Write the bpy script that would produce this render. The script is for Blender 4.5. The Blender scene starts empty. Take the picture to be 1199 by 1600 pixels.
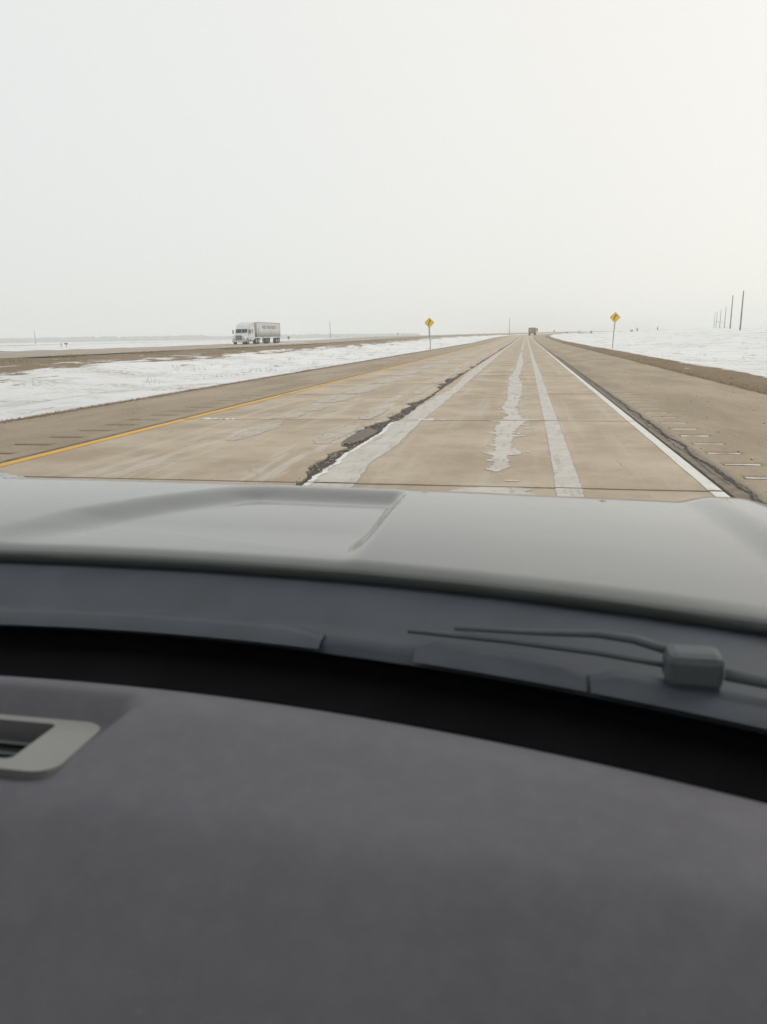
import bpy, bmesh, math, random
import numpy as np
from mathutils import Vector, Matrix, noise
random.seed(7); RNG = np.random.default_rng(7)
S = bpy.context.scene
COL = S.collection
R = math.radians

# ------------------------------------------------------------------ camera
cam_d = bpy.data.cameras.new('camera'); cam = bpy.data.objects.new('camera', cam_d); COL.objects.link(cam)
S.camera = cam
cx, cy, F = 599.5, 800.0, 1150.0
def solve_camera():
    v = Vector(((822 - cx) / F, (522 - cy) / F, 1)).normalized()      # the road's direction, in camera axes
    up = v.cross(Vector((1000 / F, -0.016 * 1000 / F, 0))).normalized()
    if up.y > 0: up = -up
    x = v.cross(up)
    # rows of (world <- camera): camera right, down, forward expressed in world axes
    right = Vector((x.x, v.x, up.x)); down = Vector((x.y, v.y, up.y)); fwd = Vector((x.z, v.z, up.z))
    m = Matrix((right, -down, -fwd)).transposed().to_4x4()
    return m
M4 = solve_camera(); M4.translation = Vector((0, 0, 1.35)); cam.matrix_world = M4
cam_d.sensor_fit = 'VERTICAL'; cam_d.sensor_height = 24.0; cam_d.lens = F / 1600 * 24.0
cam_d.clip_start = 0.02; cam_d.clip_end = 9000
cam_d.dof.use_dof = True; cam_d.dof.focus_distance = 40.0
cam_d.dof.aperture_fstop = cam_d.lens / (4.0)                          # a phone's 4 mm opening

# ------------------------------------------------------------------ sky, sun, exposure
SUN_EL, SUN_AZ = R(38), R(38)                                          # ahead, to the right, behind cloud
W = bpy.data.worlds.new('World'); S.world = W; W.use_nodes = True
nt = W.node_tree; nt.nodes.clear()
out = nt.nodes.new('ShaderNodeOutputWorld'); bg = nt.nodes.new('ShaderNodeBackground')
sky = nt.nodes.new('ShaderNodeTexSky'); sky.sky_type = 'NISHITA'; sky.sun_disc = False
sky.sun_elevation = SUN_EL; sky.sun_rotation = SUN_AZ; sky.air_density = 1.0; sky.dust_density = 4.0
mix = nt.nodes.new('ShaderNodeMixRGB'); mix.inputs[0].default_value = 0.93      # the overcast: mostly cloud
cloud = nt.nodes.new('ShaderNodeMixRGB')
tc = nt.nodes.new('ShaderNodeTexCoord')
dot = nt.nodes.new('ShaderNodeVectorMath'); dot.operation = 'DOT_PRODUCT'
nrm = nt.nodes.new('ShaderNodeVectorMath'); nrm.operation = 'NORMALIZE'
nt.links.new(tc.outputs['Generated'], nrm.inputs[0]); nt.links.new(nrm.outputs[0], dot.inputs[0])
dot.inputs[1].default_value = (math.sin(SUN_AZ) * math.cos(SUN_EL), math.cos(SUN_AZ) * math.cos(SUN_EL), math.sin(SUN_EL))
mr = nt.nodes.new('ShaderNodeMapRange'); mr.interpolation_type = 'SMOOTHSTEP'
mr.inputs[1].default_value = 0.35; mr.inputs[2].default_value = 1.0
nt.links.new(dot.outputs['Value'], mr.inputs[0])
nz = nt.nodes.new('ShaderNodeTexNoise'); nz.inputs['Scale'].default_value = 2.2; nz.inputs['Detail'].default_value = 4
nt.links.new(nrm.outputs[0], nz.inputs['Vector'])
mad = nt.nodes.new('ShaderNodeMath'); mad.operation = 'MULTIPLY_ADD'; mad.inputs[1].default_value = 0.10
nt.links.new(nz.outputs['Fac'], mad.inputs[0]); nt.links.new(mr.outputs[0], mad.inputs[2])
nt.links.new(mad.outputs[0], cloud.inputs[0])
cloud.inputs[1].default_value = (7.98, 8.12, 7.98, 1); cloud.inputs[2].default_value = (8.7, 8.5, 8.1, 1)
nt.links.new(sky.outputs[0], mix.inputs[1]); nt.links.new(cloud.outputs[0], mix.inputs[2])
nt.links.new(mix.outputs[0], bg.inputs[0]); bg.inputs[1].default_value = 0.112
nt.links.new(bg.outputs[0], out.inputs[0])
sd = bpy.data.lights.new('sun', 'SUN'); sd.energy = 0.7; sd.angle = R(25); sd.color = (1, 0.96, 0.9)
sun = bpy.data.objects.new('sun', sd); COL.objects.link(sun)
sun.rotation_euler = Vector((-math.sin(SUN_AZ) * math.cos(SUN_EL), -math.cos(SUN_AZ) * math.cos(SUN_EL), -math.sin(SUN_EL))).to_track_quat('-Z', 'Y').to_euler()
S.view_settings.view_transform = 'Standard'; S.view_settings.look = 'None'
S.view_settings.exposure = 0.0; S.view_settings.gamma = 1.0; S.view_settings.use_curve_mapping = False
S.cycles.use_denoising = True; S.cycles.denoising_prefilter = 'ACCURATE'; S.cycles.max_bounces = 8; S.cycles.volume_bounces = 4; S.cycles.transparent_max_bounces = 16

# ------------------------------------------------------------------ materials
class N:
    """tiny wrapper to write node graphs"""
    def __init__(s, name):
        s.m = bpy.data.materials.new(name); s.m.use_nodes = True; s.t = s.m.node_tree
        s.p = s.t.nodes['Principled BSDF']; s.out = s.t.nodes['Material Output']
    def n(s, typ, **kw):
        x = s.t.nodes.new(typ)
        for k, v in kw.items(): setattr(x, k, v)
        return x
    def l(s, a, b): s.t.links.new(a, b)
    def set(s, sock, v):
        if hasattr(v, 'is_output') or isinstance(v, bpy.types.NodeSocket): s.l(v, sock)
        else: sock.default_value = v
    def pos(s): return s.n('ShaderNodeNewGeometry').outputs['Position']
    def obj(s): return s.n('ShaderNodeTexCoord').outputs['Object']
    def scale(s, v, sc):
        x = s.n('ShaderNodeMapping'); x.inputs['Scale'].default_value = sc; s.l(v, x.inputs[0]); return x.outputs[0]
    def noise(s, v, sc, det=4, rough=0.55):
        x = s.n('ShaderNodeTexNoise'); x.inputs['Scale'].default_value = sc; x.inputs['Detail'].default_value = det
        x.inputs['Roughness'].default_value = rough; s.l(v, x.inputs['Vector']); return x.outputs['Fac']
    def vor(s, v, sc, feat='F1', out='Distance'):
        x = s.n('ShaderNodeTexVoronoi', feature=feat); x.inputs['Scale'].default_value = sc; s.l(v, x.inputs['Vector']); return x.outputs[out]
    def math(s, op, a, b=0.0, c=0.0):
        x = s.n('ShaderNodeMath', operation=op)
        for i, v in enumerate((a, b, c)): s.set(x.inputs[i], v)
        return x.outputs[0]
    def ramp(s, v, a, b, lo=0.0, hi=1.0):
        x = s.n('ShaderNodeMapRange', interpolation_type='SMOOTHSTEP')
        for i, q in enumerate((v, a, b, lo, hi)): s.set(x.inputs[i], q)
        return x.outputs[0]
    def mix(s, f, a, b, mode='MIX'):
        x = s.n('ShaderNodeMixRGB', blend_type=mode)
        s.set(x.inputs[0], f)
        for i, c in ((1, a), (2, b)):
            if isinstance(c, tuple): x.inputs[i].default_value = (*c, 1) if len(c) == 3 else c
            else: s.l(c, x.inputs[i])
        return x.outputs[0]
    def sep(s, v):
        x = s.n('ShaderNodeSeparateXYZ'); s.l(v, x.inputs[0]); return x.outputs
    def attr(s, name): return s.n('ShaderNodeAttribute', attribute_name=name).outputs['Fac']
    def bump(s, h, strength=0.3, dist=0.01):
        x = s.n('ShaderNodeBump'); x.inputs['Strength'].default_value = strength; x.inputs['Distance'].default_value = dist
        s.l(h, x.inputs['Height']); s.l(x.outputs[0], s.p.inputs['Normal'])
    def fin(s, col=None, rough=0.8, metal=0.0, spec=0.5):
        if col is not None:
            if isinstance(col, tuple): s.p.inputs['Base Color'].default_value = (*col, 1)
            else: s.l(col, s.p.inputs['Base Color'])
        s.set(s.p.inputs['Roughness'], rough); s.p.inputs['Metallic'].default_value = metal
        s.p.inputs['Specular IOR Level'].default_value = spec
        return s.m

def plain(name, col, rough=0.6, metal=0.0, var=0.12, sc=8.0, spec=0.5):
    g = N(name); v = g.obj()
    n = g.noise(v, sc, 5)
    c = g.mix(g.ramp(n, 0.3, 0.7), tuple(x * (1 - var) for x in col), tuple(min(1, x * (1 + var)) for x in col))
    return g.fin(c, rough, metal, spec)

def concrete():
    g = N('concrete'); p = g.pos(); X, Y, Z = g.sep(p)
    streak = g.noise(g.scale(p, (3.0, 0.12, 1)), 1.0, 5)
    mott = g.noise(p, 0.7, 6, 0.6); fine = g.noise(p, 38, 4, 0.7); grit = g.vor(p, 70)
    c = g.mix(g.ramp(mott, 0.32, 0.7), (0.392, 0.320, 0.230), (0.545, 0.462, 0.357))
    c = g.mix(g.ramp(streak, 0.5, 0.72, 0, 0.5), c, (0.58, 0.53, 0.46))
    # salt left by the tyres in the left lane and faintly between the tracks
    salt = g.noise(g.scale(p, (5.0, 0.45, 1)), 1.0, 6, 0.62)
    lane = g.math('MULTIPLY', g.ramp(X, -4.75, -4.35), g.ramp(X, -3.6, -3.95))
    lane2 = g.math('MULTIPLY', g.ramp(X, -3.05, -2.75), g.ramp(X, -2.2, -2.4))
    lane = g.math('MAXIMUM', lane, lane2)
    c = g.mix(g.math('MULTIPLY', g.ramp(salt, 0.48, 0.6, 0, 0.5), lane), c, (0.62, 0.585, 0.54))
    c = g.mix(g.ramp(fine, 0.55, 0.8, 0, 0.3), c, (0.3, 0.23, 0.16))
    c = g.mix(g.ramp(grit, 0.16, 0.02, 0, 0.3), c, (0.62, 0.57, 0.49))
    worn = g.noise(p, 3.3, 8, 0.7)
    c = g.mix(g.ramp(worn, 0.55, 0.72, 0, 0.4), c, (0.33, 0.265, 0.19))
    peb = g.noise(g.scale(p, (1, 0.5, 1)), 13, 4, 0.8)
    c = g.mix(g.ramp(peb, 0.56, 0.74, 0, 0.42), c, (0.63, 0.56, 0.45)); c = g.mix(g.ramp(peb, 0.44, 0.28, 0, 0.38), c, (0.25, 0.195, 0.13))
    tyre = g.math('ADD', g.math('MULTIPLY', g.ramp(X, -1.3, -0.9), g.ramp(X, -0.45, -0.6)), g.math('MULTIPLY', g.ramp(X, 0.55, 0.65), g.ramp(X, 1.35, 1.0)))
    c = g.mix(g.math('MULTIPLY', tyre, 0.16), c, (0.30, 0.235, 0.16))
    hv = g.n('ShaderNodeVectorMath', operation='ADD'); wn = g.n('ShaderNodeTexNoise'); wn.inputs['Scale'].default_value = 1.6; wn.inputs['Detail'].default_value = 5; g.l(p, wn.inputs['Vector'])
    g.l(g.scale(p, (1, 0.55, 1)), hv.inputs[0]); g.l(wn.outputs['Color'], hv.inputs[1]); hair = g.vor(hv.outputs[0], 0.55, 'DISTANCE_TO_EDGE'); cm = g.noise(p, 0.35, 2)
    c = g.mix(g.math('MULTIPLY', g.ramp(hair, 0.009, 0.002, 0, 0.45), g.ramp(cm, 0.56, 0.66)), c, (0.10, 0.08, 0.06))
    g.bump(g.math('ADD', fine, g.math('MULTIPLY', grit, 0.6)), 0.35, 0.004)
    return g.fin(c, 0.85, spec=0.3)

def asphalt(name, c0, c1, speck):
    g = N(name); p = g.pos()
    mott = g.noise(g.scale(p, (1.0, 0.3, 1)), 0.8, 6, 0.6); fine = g.noise(p, 55, 3, 0.7); grit = g.vor(p, 85)
    c = g.mix(g.ramp(mott, 0.3, 0.7), c0, c1)
    c = g.mix(g.ramp(fine, 0.5, 0.75, 0, 0.45), c, tuple(x * 0.45 for x in c0))
    c = g.mix(g.ramp(grit, 0.2, 0.03, 0, 0.4), c, speck)
    peb = g.noise(g.scale(p, (1, 0.6, 1)), 14, 4, 0.8); c = g.mix(g.ramp(peb, 0.55, 0.72, 0, 0.5), c, speck); c = g.mix(g.ramp(peb, 0.45, 0.28, 0, 0.5), c, tuple(x * 0.5 for x in c0))
    Xs = g.sep(p)[0]; strip = g.math('ADD', g.math('MULTIPLY', g.ramp(Xs, 1.70, 1.72), g.ramp(Xs, 2.05, 1.92)), g.math('MULTIPLY', g.ramp(Xs, -6.12, -5.98), g.ramp(Xs, -5.84, -5.86)))
    c = g.mix(g.math('MULTIPLY', strip, g.ramp(g.noise(p, 9, 5, 0.7), 0.3, 0.62, 0.25, 0.85)), c, (0.155, 0.135, 0.11))
    blot = g.noise(p, 2.1, 7, 0.7)
    c = g.mix(g.ramp(blot, 0.6, 0.78, 0, 0.3), c, tuple(x * 0.6 for x in c0))
    g.bump(g.math('ADD', fine, grit), 0.5, 0.005)
    return g.fin(c, 0.9, spec=0.3)

def terrain_mat():
    g = N('snow_and_grass'); p = g.pos(); a = g.attr('grass')
    n1 = g.noise(g.scale(p, (1, 0.35, 1)), 0.55, 8, 0.65); n2 = g.noise(p, 6, 5, 0.7)
    h = g.math('ADD', g.math('MULTIPLY_ADD', n1, 2.8, -1.4), g.math('MULTIPLY_ADD', n2, 0.5, -0.25))
    f = g.ramp(g.math('ADD', a, h), 0.42, 0.6)
    gn = g.noise(p, 14, 6, 0.75)
    grass = g.mix(g.ramp(gn, 0.3, 0.7), (0.13, 0.095, 0.055), (0.36, 0.275, 0.175))
    grass = g.mix(g.ramp(n1, 0.35, 0.65, 0, 0.5), grass, (0.27, 0.20, 0.125))
    sn = g.noise(g.scale(p, (0.35, 1.0, 1)), 0.8, 7, 0.6)
    snow = g.mix(g.ramp(sn, 0.35, 0.7), (0.82, 0.83, 0.835), (0.89, 0.89, 0.885))
    drift_shade = g.noise(g.scale(p, (0.5, 0.35, 1)), 0.7, 9, 0.68)
    snow = g.mix(g.ramp(drift_shade, 0.50, 0.63, 0, 0.6), snow, (0.62, 0.615, 0.59))  # grey patches put the shading of the drifts into the snow colour
    stub = g.noise(g.scale(p, (0.18, 0.5, 1)), 0.5, 7, 0.65); tuft = g.noise(g.scale(p, (1, 0.5, 1)), 4.0, 6, 0.75)
    snow = g.mix(g.math('MULTIPLY', g.ramp(stub, 0.50, 0.62), g.ramp(tuft, 0.46, 0.60, 0, 0.85)), snow, (0.36, 0.31, 0.23))
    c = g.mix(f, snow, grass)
    g.bump(g.math('ADD', g.math('MULTIPLY', n2, 0.6), g.math('MULTIPLY', sn, 2.5)), 0.9, 0.14)
    return g.fin(c, 0.85, spec=0.2)

def frost_mat(name, lo, hi):
    g = N(name); p = g.pos()
    n = g.noise(p, 2.5, 7, 0.65); f = g.noise(p, 30, 4, 0.75); s_ = g.noise(g.scale(p, (6, 1.2, 1)), 1.5, 7, 0.7)
    c = g.mix(g.ramp(n, 0.3, 0.7), lo, hi)
    c = g.mix(g.ramp(f, 0.5, 0.72, 0, 0.35), c, (0.45, 0.39, 0.31))
    g.fin(c, 0.8, spec=0.3)
    cov = g.math('ADD', g.attr('cover'), g.math('ADD', g.math('MULTIPLY_ADD', f, 0.9, -0.45), g.math('MULTIPLY_ADD', s_, 0.9, -0.45)))
    a = g.math('MULTIPLY', g.ramp(cov, 0.35, 0.62), g.ramp(s_, 0.28, 0.50, 0.62, 1.0))
    g.l(a, g.p.inputs['Alpha'])
    return g.m

def paint_line(name, col, under):
    g = N(name); p = g.pos()
    n = g.noise(g.scale(p, (4, 1.2, 1)), 3.0, 8, 0.72); f = g.noise(p, 70, 3, 0.7)
    c = g.mix(g.ramp(n, 0.3, 0.7, 0, 0.5), col, tuple(x * 0.78 for x in col))
    c = g.mix(g.ramp(g.math('MULTIPLY_ADD', f, 0.5, n), 0.83, 0.95, 0, 0.75), c, under)
    return g.fin(c, 0.6)

def rubble_mat():
    g = N('broken_joint'); p = g.pos()
    v = g.vor(p, 42); cell = g.vor(p, 42, out='Color'); n = g.noise(p, 4.5, 7, 0.75)
    tone = g.n('ShaderNodeSeparateColor'); g.l(cell, tone.inputs[0])
    c = g.mix(g.ramp(tone.outputs[0], 0.35, 0.9), (0.20, 0.175, 0.145), (0.62, 0.57, 0.49))
    c = g.mix(g.ramp(v, 0.42, 0.62), c, (0.05, 0.043, 0.036))
    Y = g.sep(p)[1]
    c = g.mix(g.math('MULTIPLY', g.ramp(n, 0.35, 0.6), g.ramp(Y, 8.0, 11.0, 0.3, 0.85)), c, (0.085, 0.073, 0.06))
    g.bump(v, 0.9, 0.015)
    return g.fin(c, 0.95, spec=0.2)

def car_paint():
    g = N('grey_car_paint'); p = g.obj()
    n = g.noise(p, 6, 6, 0.6); fl = g.noise(p, 900, 2)
    c = g.mix(g.ramp(n, 0.3, 0.7), (0.072, 0.080, 0.077), (0.090, 0.097, 0.093))
    c = g.mix(g.ramp(fl, 0.45, 0.6, 0, 0.2), c, (0.16, 0.168, 0.168))
    m = g.fin(c, 0.40, 0.5)
    g.p.inputs['Coat Weight'].default_value = 1.0
    g.set(g.p.inputs['Coat Roughness'], g.ramp(n, 0.3, 0.7, 0.010, 0.025))   # road film on the lacquer
    g.p.inputs['Coat IOR'].default_value = 1.43
    return m

def glass_mat(name, tint, refl=1.0, f0=0.06):
    g = N(name); g.t.nodes.remove(g.p)
    lw = g.n('ShaderNodeLayerWeight'); lw.inputs[0].default_value = 0.5
    f5 = g.math('POWER', lw.outputs['Facing'], 5.0)
    fr = g.math('MULTIPLY', g.math('MULTIPLY_ADD', f5, 0.9, f0), refl)
    tr = g.n('ShaderNodeBsdfTransparent'); tr.inputs[0].default_value = (*tint, 1)
    gl = g.n('ShaderNodeBsdfGlossy'); gl.inputs['Roughness'].default_value = 0.03
    mx = g.n('ShaderNodeMixShader'); g.l(fr, mx.inputs[0]); g.l(tr.outputs[0], mx.inputs[1]); g.l(gl.outputs[0], mx.inputs[2])
    g.l(mx.outputs[0], g.out.inputs[0])
    return g.m

def dash_mat():
    g = N('dash_plastic'); p = g.obj()
    gr = g.vor(p, 420); n = g.noise(p, 5, 6, 0.65); dust = g.noise(p, 160, 3, 0.75)
    c = g.mix(g.ramp(n, 0.3, 0.7), (0.078, 0.075, 0.090), (0.094, 0.091, 0.106))
    c = g.mix(g.ramp(dust, 0.66, 0.8, 0, 0.4), c, (0.34, 0.33, 0.32))
    mo = g.noise(p, 45, 5, 0.7); c = g.mix(g.ramp(mo, 0.4, 0.7, 0, 0.18), c, (0.15, 0.147, 0.16))
    g.bump(gr, 0.06, 0.001)
    return g.fin(c, 0.62, spec=0.4)

MAT = {}
def build_materials():
    MAT['concrete'] = concrete()
    MAT['shoulder'] = asphalt('shoulder_asphalt', (0.31, 0.25, 0.175), (0.43, 0.355, 0.26), (0.58, 0.53, 0.45))
    MAT['opp'] = asphalt('far_road_concrete', (0.36, 0.31, 0.25), (0.45, 0.40, 0.33), (0.5, 0.46, 0.4))
    MAT['groove'] = plain('groove_dirt_and_shade', (0.085, 0.07, 0.055), 0.95, var=0.4)  # collected dirt, plus the shade of the grooves put into the colour
    MAT['seal'] = plain('joint_sealant', (0.06, 0.05, 0.04), 0.9, var=0.35, sc=3)
    MAT['crack'] = plain('crack_tar', (0.05, 0.043, 0.036), 0.9, var=0.4, sc=4)
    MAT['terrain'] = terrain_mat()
    MAT['frost'] = frost_mat('salt_frost', (0.53, 0.495, 0.45), (0.62, 0.59, 0.545))
    MAT['frost_thin'] = frost_mat('thin_salt_frost', (0.46, 0.405, 0.335), (0.54, 0.495, 0.43))
    MAT['ice'] = frost_mat('packed_snow', (0.74, 0.73, 0.70), (0.84, 0.83, 0.81))
    MAT['snow'] = plain('loose_snow', (0.80, 0.80, 0.79), 0.85, var=0.06, sc=6)
    MAT['groove_snow'] = plain('dirty_snow', (0.66, 0.64, 0.60), 0.85, var=0.12, sc=9)
    MAT['white_line'] = paint_line('white_road_paint', (0.74, 0.73, 0.68), (0.5, 0.45, 0.37))
    MAT['yellow_line'] = paint_line('yellow_road_paint', (0.80, 0.43, 0.03), (0.5, 0.36, 0.16))
    MAT['rubble'] = rubble_mat()
    MAT['patch'] = asphalt('asphalt_patch', (0.17, 0.148, 0.125), (0.23, 0.20, 0.168), (0.3, 0.28, 0.25))
    MAT['paint'] = car_paint()
    MAT['glass'] = glass_mat('windscreen_glass', (0.968, 0.974, 0.967), 0.8, 0.012)
    MAT['side_glass'] = glass_mat('side_glass', (0.8, 0.84, 0.82))
    MAT['dash'] = dash_mat()
    MAT['trim'] = plain('black_trim', (0.035, 0.037, 0.04), 0.55, var=0.25, sc=20)
    MAT['cowl'] = plain('cowl_plastic', (0.040, 0.050, 0.066), 0.5, var=0.15, sc=12)
    MAT['wiper'] = plain('wiper_grey', (0.088, 0.102, 0.110), 0.6, var=0.1)
    MAT['black'] = plain('black_parts_and_shade', (0.006, 0.006, 0.007), 0.95, var=0.2, spec=0.05)
    MAT['silver'] = plain('silver_vent_plastic', (0.18, 0.18, 0.175), 0.45, var=0.06)
    MAT['liner'] = plain('grey_headliner', (0.42, 0.41, 0.39), 0.9, var=0.08)
    MAT['seat'] = plain('dark_seat_cloth', (0.06, 0.06, 0.065), 0.9, var=0.2, sc=40)
    MAT['rubber'] = plain('tyre_rubber', (0.03, 0.028, 0.026), 0.85, var=0.3)
    MAT['rim'] = plain('wheel_metal', (0.45, 0.45, 0.45), 0.4, 0.7)
    MAT['steel'] = plain('galvanised_steel', (0.33, 0.34, 0.34), 0.5, 0.5, var=0.2)
    MAT['sign_yellow'] = plain('sign_yellow', (0.86, 0.55, 0.015), 0.45, var=0.06, sc=2)
    MAT['sign_black'] = plain('sign_black', (0.02, 0.017, 0.013), 0.6)
    MAT['pole'] = plain('weathered_pole_wood', (0.14, 0.125, 0.11), 0.9, var=0.3, sc=3)
    MAT['truck_white'] = plain('truck_white', (0.70, 0.71, 0.70), 0.4, var=0.07, sc=0.8)
    g = N('trailer_side'); p = g.obj(); z = g.sep(p)[2]
    n = g.noise(g.scale(p, (1, 1, 0.25)), 1.3, 6, 0.65)
    c = g.mix(g.ramp(n, 0.3, 0.7), (0.60, 0.61, 0.59), (0.70, 0.70, 0.685))
    c = g.mix(g.math('MULTIPLY', g.ramp(g.math('MULTIPLY_ADD', n, 0.5, z), 2.75, 1.35), 0.9), c, (0.15, 0.125, 0.095))   # road spray
    MAT['trailer'] = g.fin(c, 0.5)
    MAT['truck_glass'] = plain('dark_cab_glass', (0.02, 0.025, 0.028), 0.08, var=0.1)
    MAT['chrome'] = plain('truck_chrome', (0.55, 0.55, 0.55), 0.2, 0.9)
    MAT['grille'] = plain('truck_grille_dark', (0.05, 0.052, 0.052), 0.5)
    MAT['lamp'] = plain('headlamp_lens', (0.82, 0.82, 0.80), 0.15)
    MAT['letters'] = plain('grey_lettering', (0.19, 0.20, 0.22), 0.6)
    MAT['rust'] = plain('brown_grain_box', (0.46, 0.15, 0.04), 0.7, var=0.3, sc=1.2)
    MAT['rust_dark'] = plain('dark_brown_panel', (0.10, 0.06, 0.04), 0.7, var=0.3)
    MAT['tan'] = plain('tan_tailgate', (0.52, 0.24, 0.09), 0.7, var=0.25, sc=1.0)
    MAT['weed'] = plain('dry_weed', (0.33, 0.25, 0.15), 0.95, var=0.35, sc=2)
    MAT['weed_grey'] = plain('grey_weed', (0.27, 0.235, 0.185), 0.95, var=0.3, sc=2)
    MAT['wood'] = plain('winter_woodland', (0.10, 0.095, 0.09), 0.95, var=0.3, sc=0.05)
    MAT['twig'] = plain('winter_twigs', (0.11, 0.095, 0.08), 0.95, var=0.3)
    MAT['red'] = plain('reflector_red', (0.35, 0.04, 0.02), 0.4)
build_materials()

# ------------------------------------------------------------------ mesh helpers
def link(name, me, mat=None, parent=None, smooth=False):
    o = bpy.data.objects.new(name, me); COL.objects.link(o)
    for m in (mat if isinstance(mat, (list, tuple)) else [mat] if mat else []): me.materials.append(m)
    if parent: o.parent = parent
    if smooth:
        for p in me.polygons: p.use_smooth = True
    return o
def pydata(name, v, f, mat=None, parent=None, smooth=False):
    me = bpy.data.meshes.new(name); me.from_pydata([tuple(q) for q in v], [], [tuple(q) for q in f]); me.update()
    return link(name, me, mat, parent, smooth)
def done(name, bm, mat=None, parent=None, smooth=False):
    bmesh.ops.recalc_face_normals(bm, faces=bm.faces)
    me = bpy.data.meshes.new(name); bm.to_mesh(me); bm.free()
    return link(name, me, mat, parent, smooth)
def box(bm, c, s, bev=0.0, mi=0):
    r = bmesh.ops.create_cube(bm, size=1.0, matrix=Matrix.Translation(c) @ Matrix.Diagonal((*s, 1)))
    fs = {f for v in r['verts'] for f in v.link_faces}
    if bev:
        es = list({e for f in fs for e in f.edges})
        q = bmesh.ops.bevel(bm, geom=es, offset=bev, segments=2, affect='EDGES', profile=0.5)
        fs = set(q['faces']) | {f for f in fs if f.is_valid}
    for f in fs: f.material_index = mi
def cyl(bm, a, b, r0, r1=None, n=12, cap=True):
    a, b = Vector(a), Vector(b); d = b - a
    m = Matrix.Translation((a + b) / 2) @ d.to_track_quat('Z', 'Y').to_matrix().to_4x4()
    bmesh.ops.create_cone(bm, cap_ends=cap, segments=n, radius1=r0, radius2=r0 if r1 is None else r1, depth=d.length, matrix=m)
def prism(bm, pts, axis, a, b):
    """outline pts (2-D) extruded along axis from a to b"""
    def mk(p, t): return {'x': (t, p[0], p[1]), 'y': (p[0], t, p[1]), 'z': (p[0], p[1], t)}[axis]
    A = [bm.verts.new(mk(p, a)) for p in pts]; B = [bm.verts.new(mk(p, b)) for p in pts]; n = len(pts)
    bm.faces.new(A); bm.faces.new(B[::-1])
    for i in range(n): bm.faces.new((A[i], A[(i + 1) % n], B[(i + 1) % n], B[i]))
def tube(bm, pts, r, n=8):
    rings = []
    for i, p in enumerate(pts):
        p = Vector(p); a = Vector(pts[max(0, i - 1)]); b = Vector(pts[min(len(pts) - 1, i + 1)])
        q = (b - a).to_track_quat('Z', 'Y'); rr = r[i] if isinstance(r, (list, tuple)) else r
        rings.append([bm.verts.new(p + q @ Vector((rr * math.cos(2 * math.pi * k / n), rr * math.sin(2 * math.pi * k / n), 0))) for k in range(n)])
    for i in range(len(rings) - 1):
        for k in range(n): bm.faces.new((rings[i][k], rings[i][(k + 1) % n], rings[i + 1][(k + 1) % n], rings[i + 1][k]))
    bm.faces.new(rings[0][::-1]); bm.faces.new(rings[-1])
def thing(name, label, cat, loc=(0, 0, 0), rz=0.0, group=None):
    o = bpy.data.objects.new(name, None); COL.objects.link(o); o.location = loc; o.rotation_euler = (0, 0, rz)
    return tag(o, label, cat, group)
def tag(o, label, cat, group=None):
    o['label'] = label; o['category'] = cat
    if group: o['group'] = group
    return o
def kind(o, k, label=None):
    o['kind'] = k
    if label: o['label'] = label
    return o
def sst(x, a, b):
    t = np.clip((np.asarray(x, float) - a) / (b - a), 0, 1); return t * t * (3 - 2 * t)
def nz(x, y, z=0.0): return noise.noise(Vector((x, y, z)))

# ------------------------------------------------------------------ the lie of the land
def off(Y):                                                            # the road bends right far ahead
    Y = np.asarray(Y, float); k = np.clip(Y - 200, 0, 700); return k * k / 2600.0
def zroad(Y):
    Y = np.asarray(Y, float)
    return 1.05 * sst(Y, 105, 335) + 0.0042 * np.clip(Y - 330, 0, 330)
PX = [-4000, -420, -150, -66, -58, -53.6, -46, -39.6, -38.6, -34, -30, -25, -18.5, -13.5, -10.2, -9.3, -8.6, 5.1, 5.7, 6.4, 7.2, 9, 14, 24, 36, 60, 110, 220, 420, 4000]
PZ = [-0.2, -0.2, -0.2, 0.0, 0.25, 0.38, 0.36, 0.12, 0.05, -0.14, -0.36, -0.72, -0.98, -0.72, -0.2, -0.05, -0.03, -0.05, 0.05, 0.06, 0.0, -0.25, -0.42, -0.25, 0.2, 1.2, 1.65, 2.2, 2.6, 2.6]
def ground_z(X, Y):
    xr = np.asarray(X, float) - off(Y)
    w = np.interp(xr, [-400, -115, -58, 4000], [0.0, 0.4, 1.0, 1.0])
    far = 1 - 0.75 * sst(Y, 900, 2500)
    return (np.interp(xr, PX, PZ) + zroad(Y) * w) * far
def gz(x, y): return float(ground_z(x, y))

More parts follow.
